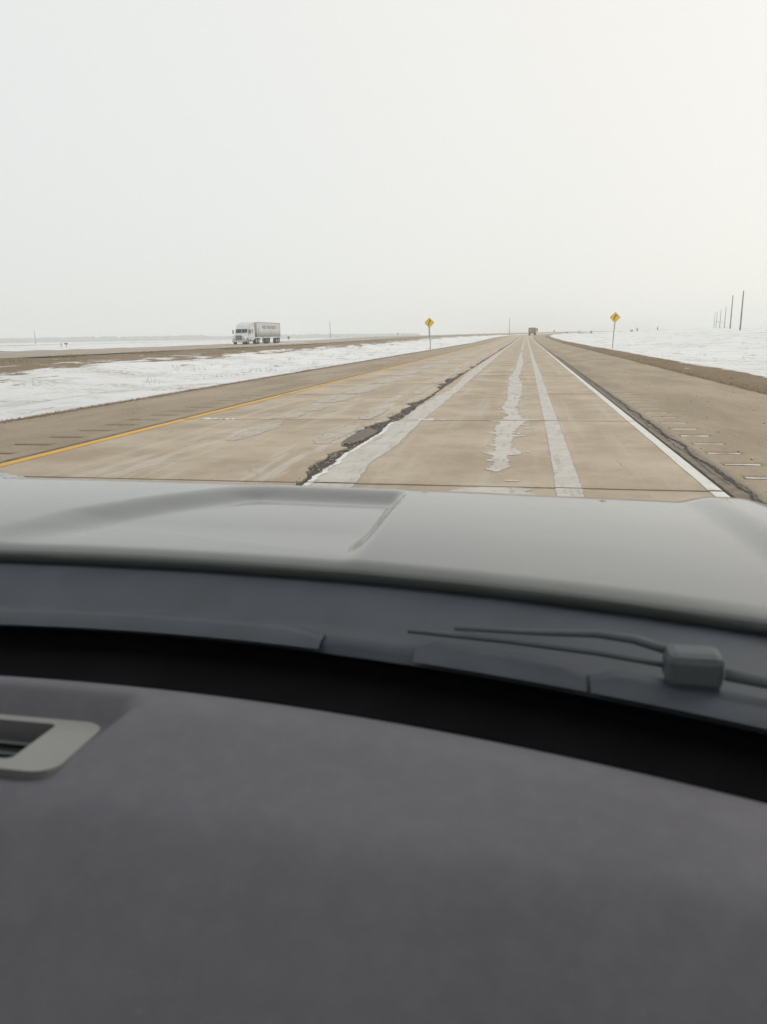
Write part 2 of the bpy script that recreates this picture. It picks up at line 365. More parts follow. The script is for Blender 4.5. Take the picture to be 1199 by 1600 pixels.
def build_ground():
    xs = np.concatenate([-np.geomspace(3900, 70, 34)[:-1], np.arange(-70, -40, 1.0), np.arange(-40, -13, 0.45), np.arange(-13, -8.2, 0.2),
                         [-7.5, -5, -2, 1, 4], np.arange(5.0, 10.0, 0.2), np.arange(10, 40, 0.8), np.arange(40, 90, 2.5), np.geomspace(90, 3900, 36)])
    ys = np.concatenate([[-600, -200, -60, -20, -5, 0], np.arange(4, 60, 0.5), np.arange(60, 130, 1.0), np.arange(130, 600, 5.0), np.geomspace(600, 4000, 26)])
    nx, ny = len(xs), len(ys); V = []; G = []
    for y in ys:
        o = float(off(y)); X = xs + o; Z = ground_z(X, np.full(nx, y))
        for x, xr, z in zip(X, xs, Z):
            on = -9.0 < xr < 5.3 or -53.6 < xr < -39.2
            if on: z -= 0.10
            elif abs(xr) < 300 and y < 700:
                amp = 0.16 if abs(xr) > 14 else 0.06
                if -30 < xr < -10: amp = 0.24
                z += amp * (nz(x * 0.16, y * 0.09, 3) + 0.5 * nz(x * 0.5, y * 0.28, 8)) * min(1, 0.25 + min(abs(xr + 9.1), abs(xr - 5.4)) * 0.3)
            V.append((x, y, z))
            # how grassy: 0 = snow, 1 = bare brown grass
            g = 0.0
            if -9.6 < xr < 5.1: g = 1.0
            elif -10.6 < xr <= -9.6: g = 0.55 * (xr + 10.6)
            elif 5.1 <= xr < 7.4: g = 1.0 - max(0, xr - 6.2) * 0.85
            elif 7.4 <= xr < 40: g = 0.10
            elif -37.5 < xr < -36: g = 0.95
            elif -40.5 < xr <= -37.5: g = 1.0
            elif -36 <= xr < -28: g = max(0.08, 0.95 - 0.085 * (xr + 36))
            elif -28 <= xr < -10.6: g = 0.02 if xr > -13 else 0.10
            elif -64 < xr <= -40.5: g = 0.85 if xr > -60 else 0.6
            elif -70 < xr <= -64: g = 0.35
            elif -225 < xr < -200: g = 0.95
            elif xr >= 40: g = 0.12
            if 395 < y < 520 and 4 < xr < 400 : g = max(g, 0.9 if 0 < (y - 425 - 0.10 * xr) < 26 else 0)
            if 120 < xr < 200 and 250 < y < 420: g = max(g, 0.4)
            G.append(g)
    idx = lambda j, i: j * nx + i
    Fc = [(idx(j, i), idx(j, i + 1), idx(j + 1, i + 1), idx(j + 1, i)) for j in range(ny - 1) for i in range(nx - 1)]
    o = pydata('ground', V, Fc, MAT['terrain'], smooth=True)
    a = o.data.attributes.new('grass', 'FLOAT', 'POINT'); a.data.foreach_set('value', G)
    kind(o, 'structure')
build_ground()

# ------------------------------------------------------------------ the road
JOINTS = [-3.9, 1.25, 6.66, 12.02, 17.48, 21.55, 25.66, 31.0, 36.6, 41.3, 45.2, 49.9, 54.7, 60.2, 65.7]
CRK = np.array([[-5, -2.26, -2.02], [6.65, -2.25, -2.02], [8.3, -2.27, -2.07], [9.5, -2.30, -2.05], [10.5, -2.42, -2.03], [11.4, -2.27, -2.10], [12.2, -2.36, -2.0],
                [14.4, -2.42, -2.05], [16.8, -2.42, -2.05], [20, -2.36, -2.10], [25, -2.38, -2.12], [30, -2.33, -2.14], [38, -2.38, -2.12], [52, -2.33, -2.15], [66, -2.32, -2.15]])
def crack_w(y):                                                        # how far the joint has broken up at this place
    k = 0.62 + 0.95 * nz(y * 0.55, 21.5) + 0.55 * nz(y * 1.7, 8.5)
    if 9.0 < y < 11.0: k = max(k, 0.9)
    return min(1.25, max(0.22, k)) * (1.0 if y < 24 else max(0.8, 1 - (y - 24) * 0.03))
def edgeL(y):
    r = float(np.interp(y, CRK[:, 0], CRK[:, 2])); l = float(np.interp(y, CRK[:, 0], CRK[:, 1]))
    return r - (r - l) * crack_w(y) + 0.05 * nz(y * 3.1, 1.3) + 0.05 * nz(y * 8, 5.1) + 0.035 * nz(y * 19, 2.2) - 0.02
def edgeR(y): return max(edgeL(y) + 0.03, float(np.interp(y, CRK[:, 0], CRK[:, 2])) + 0.03 * nz(y * 2.3, 9.3) + 0.03 * nz(y * 8, 3.1) + 0.02 * nz(y * 21, 4.4))
XL0, XR0 = -5.86, 1.72
road = None
def slab(y0, y1, left):
    g = 0.024; ya, yb = y0 + g, y1 - g
    n = max(8, int((yb - ya) / 0.07)) if y0 < 32 else 30
    ys = np.linspace(ya, yb, n + 1); V = []; Fc = []
    dz = 0.0015 * random.uniform(-1, 1); m = 22
    for y in ys:
        wob = 0.004 * nz(y * 6, 77)
        a, b = (XL0, edgeL(y)) if left else (edgeR(y), XR0)
        j_ = len(V) // m
        xs = [a + (b - a) * k / (m - 1) for k in range(m)]
        for k, x in enumerate(xs):
            e = 0.0
            if 0 < k < m - 1 and j_ in (0, n): e = (0.022 * max(0, nz(x * 1.9, y0)) + 0.020 * max(0, nz(x * 8, y0 + y * 0.1, 2))) * (1 if j_ == 0 else -1)
            V.append((x, y + e, dz))
    for j in range(n):
        for i in range(m - 1): Fc.append((j * m + i, j * m + i + 1, (j + 1) * m + i + 1, (j + 1) * m + i))
    # skirts: the slab is 6 cm deep where the joints show it
    rim = [i for i in range(m)] + [j * m + m - 1 for j in range(1, n + 1)] + [n * m + i for i in range(m - 2, -1, -1)] + [j * m for j in range(n - 1, 0, -1)]
    base = len(V)
    for r in rim: V.append((V[r][0], V[r][1], -0.07))
    L = len(rim)
    for k in range(L): Fc.append((rim[k], base + k, base + (k + 1) % L, rim[(k + 1) % L]))
    return pydata('concrete_slab', V, Fc, MAT['concrete'], road)

def ribbon(name, rows, z, mat, parent, breaks=True, feather=0.0):
    """flat sheet on the road from rows (y, xl, xr); left open over the joints; feather = width over which its cover thins out"""
    V = []; Fc = []; A = []; m = 4 if feather else 2
    for y, a, b in rows:
        o = float(off(y)); zz = z + float(zroad(y))
        if feather:
            f = min(feather, (b - a) * 0.45)
            for x, c in ((a - f, 0), (a + f, 1), (b - f, 1), (b + f, 0)): V.append((x + o, y, zz)); A.append(c if (b - a) > 0.03 else 0.3 * c)
        else: V += [(a + o, y, zz), (b + o, y, zz)]; A += [1, 1]
    for j in range(len(rows) - 1):
        y0, y1 = rows[j][0], rows[j + 1][0]
        if breaks and any(y0 - 0.001 < q < y1 + 0.001 for q in JOINTS): continue
        if rows[j][2] - rows[j][1] < 0.004 and rows[j + 1][2] - rows[j + 1][1] < 0.004: continue
        for i in range(m - 1): Fc.append((m * j + i, m * j + i + 1, m * j + m + i + 1, m * j + m + i))
    o = pydata(name, V, Fc, mat, parent)
    at = o.data.attributes.new('cover', 'FLOAT', 'POINT'); at.data.foreach_set('value', A)
    return o
def ysteps(y0, y1, near=0.03):
    ys = [y0]
    while ys[-1] < y1:
        y = ys[-1]; ys.append(y + max(near, near * (max(0.1, y) / 9.0) ** 1.3))
    # rows right at the joints so that the sheet stops at their lips
    for q in JOINTS:
        if y0 < q < y1: ys += [q - 0.027, q + 0.027]
    return sorted(ys)

def build_road():
    global road
    road = kind(bpy.data.objects.new('road', None), 'structure'); COL.objects.link(road)
    for a, b in zip(JOINTS[:-1], JOINTS[1:]):
        slab(a, b, True); slab(a, b, False)
    # bed under the slabs seen through the joints
    pydata('joint_sealant', [(XL0, -5, -0.022), (XR0, -5, -0.022), (XR0, 65.8, -0.022), (XL0, 65.8, -0.022)], [(0, 1, 2, 3)], MAT['seal'], road)
    # the road beyond, too far to tell the slabs apart
    ys = np.concatenate([np.arange(65.7, 200, 4.0), np.arange(200, 900, 6.0)])
    V = []; Fc = []
    for y in ys:
        o = float(off(y)); z = float(zroad(y)); V += [(XL0 + o, y, z), (-2.3 + o, y, z), (-2.14 + o, y, z), (XR0 + o, y, z)]
    for j in range(len(ys) - 1):
        for i in (0, 2): Fc.append((4 * j + i, 4 * j + i + 1, 4 * j + i + 5, 4 * j + i + 4))
    pydata('far_pavement', V, Fc, MAT['concrete'], road)
    jr = []
    V = []; Fc = []
    y = 71.0
    while y < 190:
        z = float(zroad(y)) + 0.004; b = len(V); hw = 0.03
        V += [(XL0, y - hw, z), (XR0, y - hw, z), (XR0, y + hw, z), (XL0, y + hw, z)]; Fc.append((b, b + 1, b + 2, b + 3)); y += random.choice((4.1, 5.4, 5.4, 4.7))
    kind(pydata('far_joint_lines', V, Fc, MAT['seal'], road), 'stuff')
    # shoulders, with the rumble grooves really pressed in
    def shoulder(name, xs, gx, k0):
        rows = []
        y = -4.0
        ny = 0
        while y < 62:
            for dy, d in ((-0.105, 0), (-0.075, 1), (0.075, 1), (0.105, 0)): rows.append((y + dy, d))
            y += 0.76
        rows += [(q, 0) for q in np.concatenate([np.arange(63, 200, 4.0), np.arange(200, 900, 6.0)])]
        V = []; Fc = []; mi = []; m = len(xs)
        for y, d in rows:
            o = float(off(y)); z = float(zroad(y))
            for i, x in enumerate(xs):
                dep = 0.016 if d and gx[0] <= x <= gx[1] else 0.0
                yy = y + (0.07 * nz(x * 2, y * 3) if d else 0)
                edge = 0.0
                if i in (0, m - 1) and abs(x) > 4: edge = 0.06 * nz(y * 0.9, x) + 0.04 * nz(y * 3, x)
                V.append((x + o + edge, y, z - 0.006 - dep - (0.03 if abs(edge) > 0 else 0)))
        for j in range(len(rows) - 1):
            for i in range(m - 1):
                Fc.append((j * m + i, j * m + i + 1, (j + 1) * m + i + 1, (j + 1) * m + i))
                mi.append(1 if rows[j][1] and rows[j + 1][1] and xs[i] >= gx[0] - 1e-6 and xs[i + 1] <= gx[1] + 1e-6 else 0)
        o = pydata(name, V, Fc, [MAT['shoulder'], MAT['groove']], None)
        o.data.polygons.foreach_set('material_index', mi)
        return kind(o, 'structure')
    shR = shoulder('right_shoulder', [1.735, 2.05, 2.08, 2.46, 2.49, 3.4, 4.4, 5.25], (2.08, 2.46), 0)
    shL = shoulder('left_shoulder', [-9.05, -8.2, -7.3, -6.90, -6.87, -6.29, -6.26, -5.875], (-6.87, -6.29), 0)
    # snow caught in the nearest right-hand grooves
    me = None
    y = -4.0
    while y < 21:
        if y > 4:
            n = 9; rows = []
            full = 0.9 if y < 11.5 else 0.55
            V = []; Fc = []
            for k in range(n + 1):
                x = 2.095 + 0.35 * k / n; h = 0.042 * full * (0.75 + 0.9 * nz(x * 6, y * 5)); c = y + 0.012 * nz(x * 3, y) + 0.02
                V += [(x, c - max(h, 0.004), -0.0175), (x, c + max(h, 0.004), -0.0155)]
            for k in range(n): Fc.append((2 * k, 2 * k + 2, 2 * k + 3, 2 * k + 1))
            pydata('groove_snow', V, Fc, MAT['groove_snow'], shR)
        y += 0.76
    # edge lines
    def line(name, x0, x1, mat, amp):
        rows = [(y, x0 + amp * nz(y * 1.7, x0) , x1 + amp * nz(y * 1.5, x1 + 9)) for y in ysteps(-3.5, 62, 0.12)]
        ribbon(name, rows, 0.004, mat, road, True)
        ribbon(name, [(y, x0, x1) for y in np.arange(66, 420, 4.0)], 0.004, mat, road, False)
    line('white_edge_line', 1.60, 1.712, MAT['white_line'], 0.006)
    line('yellow_edge_line', -5.855, -5.70, MAT['yellow_line'], 0.010)
    # the broken joint between the lanes: loose aggregate below the slab edges
    xs = np.arange(-2.72, -1.86, 0.024); ys = np.concatenate([np.arange(3.5, 20, 0.03), np.arange(20, 66, 0.12)])
    V = []; Fc = []; m = len(xs)
    for y in ys:
        for x in xs:
            z = -0.022 + 0.022 * nz(x * 13, y * 9, 1) + 0.011 * nz(x * 37, y * 31, 4) + 0.012 * nz(x * 3, y * 0.8, 6)
            V.append((x, y, min(z, 0.004)))
    for j in range(len(ys) - 1):
        for i in range(m - 1): Fc.append((j * m + i, j * m + i + 1, (j + 1) * m + i + 1, (j + 1) * m + i))
    kind(pydata('broken_joint_rubble', V, Fc, MAT['rubble'], road), 'stuff')
    ribbon('broken_joint', [(y, -2.30 + 0.10 * nz(y, 3), -2.13) for y in np.arange(66, 420, 4.0)], 0.003, MAT['crack'], road, False)
    # loose chips scattered along it
    bm = bmesh.new()
    for k in range(150):
        y = 5.5 + 22 * random.random() ** 1.6; s = random.choice((-1, 1)); x = (edgeL(y) if s < 0 else edgeR(y)) + random.gauss(0, 0.035) - (0.03 if s < 0 else -0.02)
        r = random.uniform(0.004, 0.010)
        bmesh.ops.create_icosphere(bm, subdivisions=1, radius=r, matrix=Matrix.Translation((x, y, r * 0.4)) @ Matrix.Rotation(random.random() * 6, 4, 'Z') @ Matrix.Diagonal((1, random.uniform(0.6, 1.3), 0.6, 1)))
    kind(done('stone_chips', bm, MAT['rubble'], road), 'stuff')
    # the smooth asphalt patch in it
    P = []
    for k in range(90):
        a = 2 * math.pi * k / 90; rx, ry = 0.135, 0.80
        r = 1 + 0.28 * nz(math.cos(a) * 2, math.sin(a) * 2, 11) + 0.20 * nz(math.cos(a) * 6, math.sin(a) * 6, 3)
        P.append((-2.235 + rx * r * math.copysign(abs(math.cos(a)) ** 0.7, math.cos(a)), 10.05 + ry * r * math.copysign(abs(math.sin(a)) ** 0.7, math.sin(a))))
    bm = bmesh.new(); prism(bm, P, 'z', -0.05, 0.004)
    done('asphalt_patch', bm, MAT['patch'], road)
    # frost and salt streaks, each its own sheet
    def streak(table, amp, mat, z=0.004, near=0.03, fing=0.0, seed=0, y1=None, fe=0.05):
        T = np.array(table); rows = []
        for y in ysteps(T[0, 0], T[-1, 0] if y1 is None else y1, near):
            a = np.interp(y, T[:, 0], T[:, 1]); b = np.interp(y, T[:, 0], T[:, 2]); w = b - a
            ampw = min(amp, w * 0.4)
            a += ampw * (nz(y * 1.6, seed) + 0.8 * nz(y * 6.5, seed + 2) + 0.5 * nz(y * 16, seed + 3)); b += ampw * (nz(y * 1.7, seed + 5) + 0.8 * nz(y * 7.1, seed + 7) + 0.5 * nz(y * 17, seed + 9))
            if fing:
                q_ = y * min(1.0, 14.0 / y); fa = max(0, nz(y * 3.4, seed + 20) - 0.15); fb = max(0, nz(y * 3.1, seed + 30) - 0.12)
                a -= fing * fa; b += fing * fb * 1.4
            rows.append((float(y), float(a), float(max(b, a + 0.002))))
        ribbon('salt_streak', rows, z, mat, road, True, fe)
    s0 = [(4.0, -2.02, -1.55), (6.7, -2.03, -1.54), (7.47, -2.05, -1.62), (8.0, -2.06, -1.62), (9.2, -2.05, -1.57), (10, -2.02, -1.59), (11.5, -2.06, -1.62), (15, -2.0, -1.62), (19.5, -1.86, -1.61), (21.7, -1.9, -1.64),
          (25.7, -2.02, -1.66), (30.5, -2.05, -1.69), (37.6, -2.08, -1.70), (48, -2.05, -1.74), (64, -2.06, -1.78)]
    T0 = np.array(s0); rows = []
    for y in ysteps(4.0, 64, 0.035):
        a = max(float(np.interp(y, T0[:, 0], T0[:, 1])) + 0.015 * nz(y * 3, 3), edgeR(y) + 0.012); b = float(np.interp(y, T0[:, 0], T0[:, 2])) + 0.025 * nz(y * 1.3, 40) + 0.015 * nz(y * 5, 44)
        rows.append((y, a, max(b, a + 0.01)))
    ribbon('salt_streak', rows, 0.004, MAT['frost'], road, True, 0.03)
    ribbon('salt_streak', [(y, -2.08, -1.82) for y in np.arange(66, 330, 3.0)], 0.004, MAT['frost'], road, False)
    # crust of packed snow right along the broken edge
    rows = []
    for y in ysteps(4.0, 11.6, 0.03):
        a = edgeR(y) + 0.010; w = 0.055 + 0.03 * nz(y * 2.2, 60) + 0.02 * nz(y * 9, 61); rows.append((y, a, a + max(0.012, w)))
    ribbon('packed_snow_edge', rows, 0.008, MAT['ice'], road)
    s1 = [(7.40, -0.29, -0.25), (7.61, -0.35, -0.17), (7.75, -0.34, -0.10), (8.02, -0.32, -0.13), (8.38, -0.33, -0.17), (8.46, -0.34, -0.15), (8.55, -0.40, -0.02), (8.66, -0.42, 0.0), (8.76, -0.34, -0.03), (9.04, -0.33, -0.15), (9.6, -0.36, -0.13), (10.23, -0.38, -0.14), (10.8, -0.39, -0.10),
          (11.5, -0.41, 0.0), (12.07, -0.34, 0.04), (12.7, -0.27, -0.07), (13.4, -0.32, -0.10), (14.2, -0.42, -0.14), (15.6, -0.36, -0.10), (17.0, -0.37, -0.06), (18, -0.39, -0.06), (19.4, -0.42, -0.06), (21.1, -0.43, -0.05), (24.3, -0.50, -0.20), (27, -0.41, -0.15), (30.3, -0.39, -0.13), (37, -0.38, -0.07), (48, -0.38, -0.18), (60, -0.36, -0.22)]
    streak(s1, 0.05, MAT['frost'], fing=0.42, seed=1)
    ribbon('salt_streak', [(y, -0.36, -0.2) for y in np.arange(66, 320, 3.0)], 0.004, MAT['frost'], road, False)
    s2 = [(4.0, 0.30, 0.54), (6.5, 0.30, 0.53), (9.7, 0.32, 0.54), (24, 0.33, 0.53), (40, 0.33, 0.51), (64, 0.33, 0.50)]
    streak(s2, 0.012, MAT['frost'], seed=3, fe=0.022)
    ribbon('salt_streak', [(y, 0.33, 0.51) for y in np.arange(66, 330, 3.0)], 0.004, MAT['frost'], road, False)
    # loose dabs beside the ragged streak, and the patch just past the bonnet
    def dab(x, y, rx, ry, mat=MAT['frost'], z=0.004):
        V = [(x, y, z)]
        for k in range(18):
            a = 2 * math.pi * k / 18; r = 1 + 0.35 * nz(math.cos(a) * 1.5 + x * 9, math.sin(a) * 1.5 + y * 7)
            V.append((x + rx * r * math.cos(a), y + 1.5 * ry * r * math.sin(a), z))
        o = pydata('salt_dab', V, [(0, 1 + k, 1 + (k + 1) % 18) for k in range(18)], mat, road); at = o.data.attributes.new('cover', 'FLOAT', 'POINT'); at.data.foreach_set('value', [1.6] + [0.1] * 18)
    for d in [(0.06, 11.0, 0.10, 0.06), (0.04, 11.38, 0.09, 0.05), (-0.06, 10.4, 0.05, 0.07), (0.06, 8.75, 0.035, 0.05), (0.07, 13.7, 0.05, 0.09), (0.05, 15.1, 0.06, 0.10), (0.04, 16.4, 0.05, 0.13),
              (-0.1, 6.95, 0.09, 0.04), (-0.45, 14.0, 0.05, 0.08), (0.02, 26.5, 0.05, 0.3)]: dab(*d)
    streak([(6.05, -0.75, 0.10), (6.3, -0.72, 0.14), (6.5, -0.55, 0.02), (6.62, -0.35, -0.2)], 0.03, MAT['frost'], seed=51, fing=0.3)
    # fainter salt in the left lane, slab by slab
    for sd_, (ya, xa, xb) in enumerate([(9.2, -2.78, -2.45), (12.1, -2.80, -2.5), (17.6, -2.72, -2.42), (21.7, -2.74, -2.42), (25.9, -2.70, -2.42), (31.3, -2.72, -2.45), (37, -2.72, -2.48), (46, -2.7, -2.5)]):
        L = [2.2, 2.0, 3.4, 3.4, 4.4, 5.0, 7.6, 9][sd_]
        streak([(ya, xa + 0.1, xb - 0.04), (ya + 0.25 * L, xa, xb), (ya + 0.8 * L, xa + 0.05, xb), (ya + L, xa + 0.16, xb - 0.08)], 0.05, MAT['frost_thin'], seed=60 + sd_, fing=0.1)
    for sd_, (ya, L, xa, xb) in enumerate([(9.4, 2.3, -4.1, -3.75), (12.2, 0.9, -4.35, -3.85), (13.3, 1.6, -4.1, -3.85), (15.3, 2.0, -4.55, -3.85), (17.7, 3.5, -4.5, -3.85), (21.8, 3.6, -4.55, -3.88), (25.9, 4.8, -4.65, -4.0), (31.3, 5, -4.6, -4.05), (37, 8, -4.6, -4.1), (46, 14, -4.55, -4.15)]):
        streak([(ya, xa + 0.12, xb - 0.1), (ya + 0.3 * L, xa + 0.05, xb), (ya + 0.8 * L, xa, xb - 0.02), (ya + L, xa + 0.2, xb - 0.15)], 0.06, MAT['frost_thin'], seed=80 + sd_, fing=0.14)
    for ya, L in ((15.2, 1.5), (18.6, 2.0), (21.8, 2.6), (13.1, 0.9)):
        streak([(ya, -3.53, -3.49), (ya + L, -3.55, -3.48)], 0.015, MAT['frost_thin'], seed=int(ya))
    # clods of snow on the transverse joints
    bm = bmesh.new()
    for x0, x1, y, n in ((-5.5, -4.9, 12.05, 26), (-1.75, -1.45, 12.05, 12), (-1.6, -1.3, 12.1, 5)):
        for k in range(n):
            r = random.uniform(0.012, 0.035)
            bmesh.ops.create_icosphere(bm, subdivisions=1, radius=r, matrix=Matrix.Translation((random.uniform(x0, x1), y + random.gauss(0, 0.03), 0.004)) @ Matrix.Diagonal((1.6, 1, 0.45, 1)))
    kind(done('snow_clods', bm, MAT['snow'], road), 'stuff')
    # cracks along the right-hand joint, and the seam of the left one
    def crack(x, y0, y1, w, amp, seed, parent, z=0.0):
        rows = []
        for y in ysteps(y0, y1, 0.035):
            c = x + amp * (nz(y * 1.1, seed) + 0.6 * nz(y * 4.0, seed + 1) + 0.35 * nz(y * 13, seed + 2)); h = w * (0.55 + 0.9 * abs(nz(y * 3.1, seed + 3)) + 0.5 * nz(y * 11, seed + 4))
            h = max(0.002, h); rows.append((y, c - h, c + h))
        ribbon('crack', rows, z, MAT['crack'], parent, False)
    crack(1.745, 3, 62, 0.016, 0.012, 3, shR, 0.0)
    crack(1.90, 3, 48, 0.024, 0.05, 9, shR, 0.0)
    crack(1.93, 3, 8.2, 0.007, 0.07, 14, shR, 0.0)
    crack(1.84, 7, 26, 0.006, 0.04, 24, shR, 0.0)
    crack(-5.92, 3, 62, 0.022, 0.016, 33, shL, 0.0)
    crack(-5.97, 6, 30, 0.006, 0.03, 43, shL, 0.0)
    # dark scuffs and pebbles on the shoulders
    bm = bmesh.new()
    for k in range(260):
        L = random.random() < 0.4
        x = random.uniform(-8.7, -6.0) if L else random.uniform(2.0, 5.1); y = 5 + 45 * random.random() ** 1.5; r = random.uniform(0.004, 0.012)
        bmesh.ops.create_icosphere(bm, subdivisions=1, radius=r, matrix=Matrix.Translation((x, y, -0.003)) @ Matrix.Diagonal((1.2, 1, 0.7, 1)))
    kind(done('pebbles', bm, MAT['rubble'], road), 'stuff')
build_road()

def build_far_road():
    ys = np.concatenate([np.arange(-20, 200, 6.0), np.arange(200, 900, 8.0)])
    V = []; Fc = []; xs = [-53.2, -50, -46, -42.6, -39.7]; zs = [0.385, 0.385, 0.37, 0.28, 0.15]; m = len(xs)
    for y in ys:
        for x, z in zip(xs, zs): V.append((x + float(off(y)) + 0.15 * nz(y * 0.2, x), y, z + float(zroad(y))))
    for j in range(len(ys) - 1):
        for i in range(m - 1): Fc.append((j * m + i, j * m + i + 1, (j + 1) * m + i + 1, (j + 1) * m + i))
    o = kind(pydata('opposite_carriageway', V, Fc, MAT['opp'], None), 'structure')
    # drifted snow lying along its edges
    for a, b, x0, x1 in ((20, 46, -52.6, -51.4), (60, 92, -53.0, -51.6), (118, 150, -44.6, -43.0), (150, 205, -52.8, -50.6)):
        V = []; Fc = []
        ys = np.arange(a, b, 1.0)
        for y in ys:
            t = min(1, (y - a) / 6, (b - y) / 6); c = (x0 + x1) / 2; h = (x1 - x0) / 2 * t * (1 + 0.4 * nz(y * 0.3, c))
            for x in (c - h, c + h): V.append((x, y, float(np.interp(x, xs, zs)) + float(zroad(y)) + 0.012))
        for j in range(len(ys) - 1): Fc.append((2 * j, 2 * j + 1, 2 * j + 3, 2 * j + 2))
        pydata('drifted_snow', V, Fc, MAT['snow'], o)
build_far_road()

# ------------------------------------------------------------------ dry grass
def blades(name, pts, mat, hmin, hmax, w, lean=0.5):
    V = []; Fc = []
    for x, y, z in pts:
        h = RNG.uniform(hmin, hmax); a = RNG.uniform(0, 6.283); lx, ly = RNG.normal(0, lean * h, 2); b = len(V)
        dx, dy = w * math.cos(a), w * math.sin(a)
        V += [(x - dx, y - dy, z - 0.02), (x + dx, y + dy, z - 0.02), (x + lx, y + ly, z + h)]; Fc.append((b, b + 1, b + 2))
    return kind(pydata(name, V, Fc, mat), 'stuff')
def build_grass():
    P = []
    for k in range(26000):
        y = 7 + 118 * RNG.random() ** 1.7; dens = 0.55 + 0.45 * nz(y * 0.4, 2)
        x = -9.15 + RNG.normal(0, 0.17) + 0.12 * nz(y * 0.5, 7) - 0.03 * dens
        P.append((x + float(off(y)), y, gz(x, y) if x < -9.0 else -0.03))
    blades('grass_fringe', P, MAT['weed'], 0.012, 0.062, 0.006, 0.7)['label'] = 'dry brown grass fringe along the left shoulder'
    P = []
    for k in range(22000):
        y = 6 + 120 * RNG.random() ** 1.7; x = 5.2 + 1.7 * RNG.random() ** 1.3; 
        if nz(x * 0.9, y * 0.25, 4) + 0.25 < 0: continue
        P.append((x + float(off(y)), y, gz(x, y)))
    blades('grass_verge', P, MAT['weed'], 0.012, 0.05, 0.006, 0.8)['label'] = 'flattened brown grass along the right shoulder'
    # weeds poking through the snow of the median and the right-hand field
    P = []
    for c in range(110):
        y = 26 + 110 * RNG.random() ** 1.2; x = RNG.uniform(-27, -17); n = int(RNG.uniform(4, 16))
        if nz(x * 0.12, y * 0.08, 30) < 0: continue
        for k in range(n):
            xx, yy = x + RNG.normal(0, 0.35), y + RNG.normal(0, 0.5); P.append((xx, yy, gz(xx, yy)))
    blades('median_weeds', P, MAT['weed_grey'], 0.10, 0.42, 0.010, 0.25)['label'] = 'dead weed stalks poking through the median snow'
    P = []
    for c in range(420):
        y = 16 + 190 * RNG.random() ** 1.3; x = RNG.uniform(9, 70) if y > 40 else RNG.uniform(9, 30); n = int(RNG.uniform(4, 16))
        if nz(x * 0.06, y * 0.03, 12) < -0.05: continue
        for k in range(n):
            xx, yy = x + RNG.normal(0, 0.45), y + RNG.normal(0, 0.6); P.append((xx, yy, gz(xx, yy)))
    blades('field_weeds', P, MAT['weed_grey'], 0.06, 0.22, 0.010, 0.4)['label'] = 'sparse dead stubble in the right-hand snow field'
    # brown grass on the bank below the opposite carriageway
    P = []
    for k in range(30000):
        y = 14 + 190 * RNG.random() ** 1.3; t = RNG.random(); x = -39.5 + 7.5 * t * t
        if nz(x * 0.5, y * 0.16, 6) - 0.35 * t + 0.22 < 0: continue
        xx = x + float(off(y)); P.append((xx, y, gz(xx, y)))
    blades('bank_grass', P, MAT['weed'], 0.06, 0.2, 0.02, 0.6)['label'] = 'brown grass on the bank of the opposite carriageway'
build_grass()

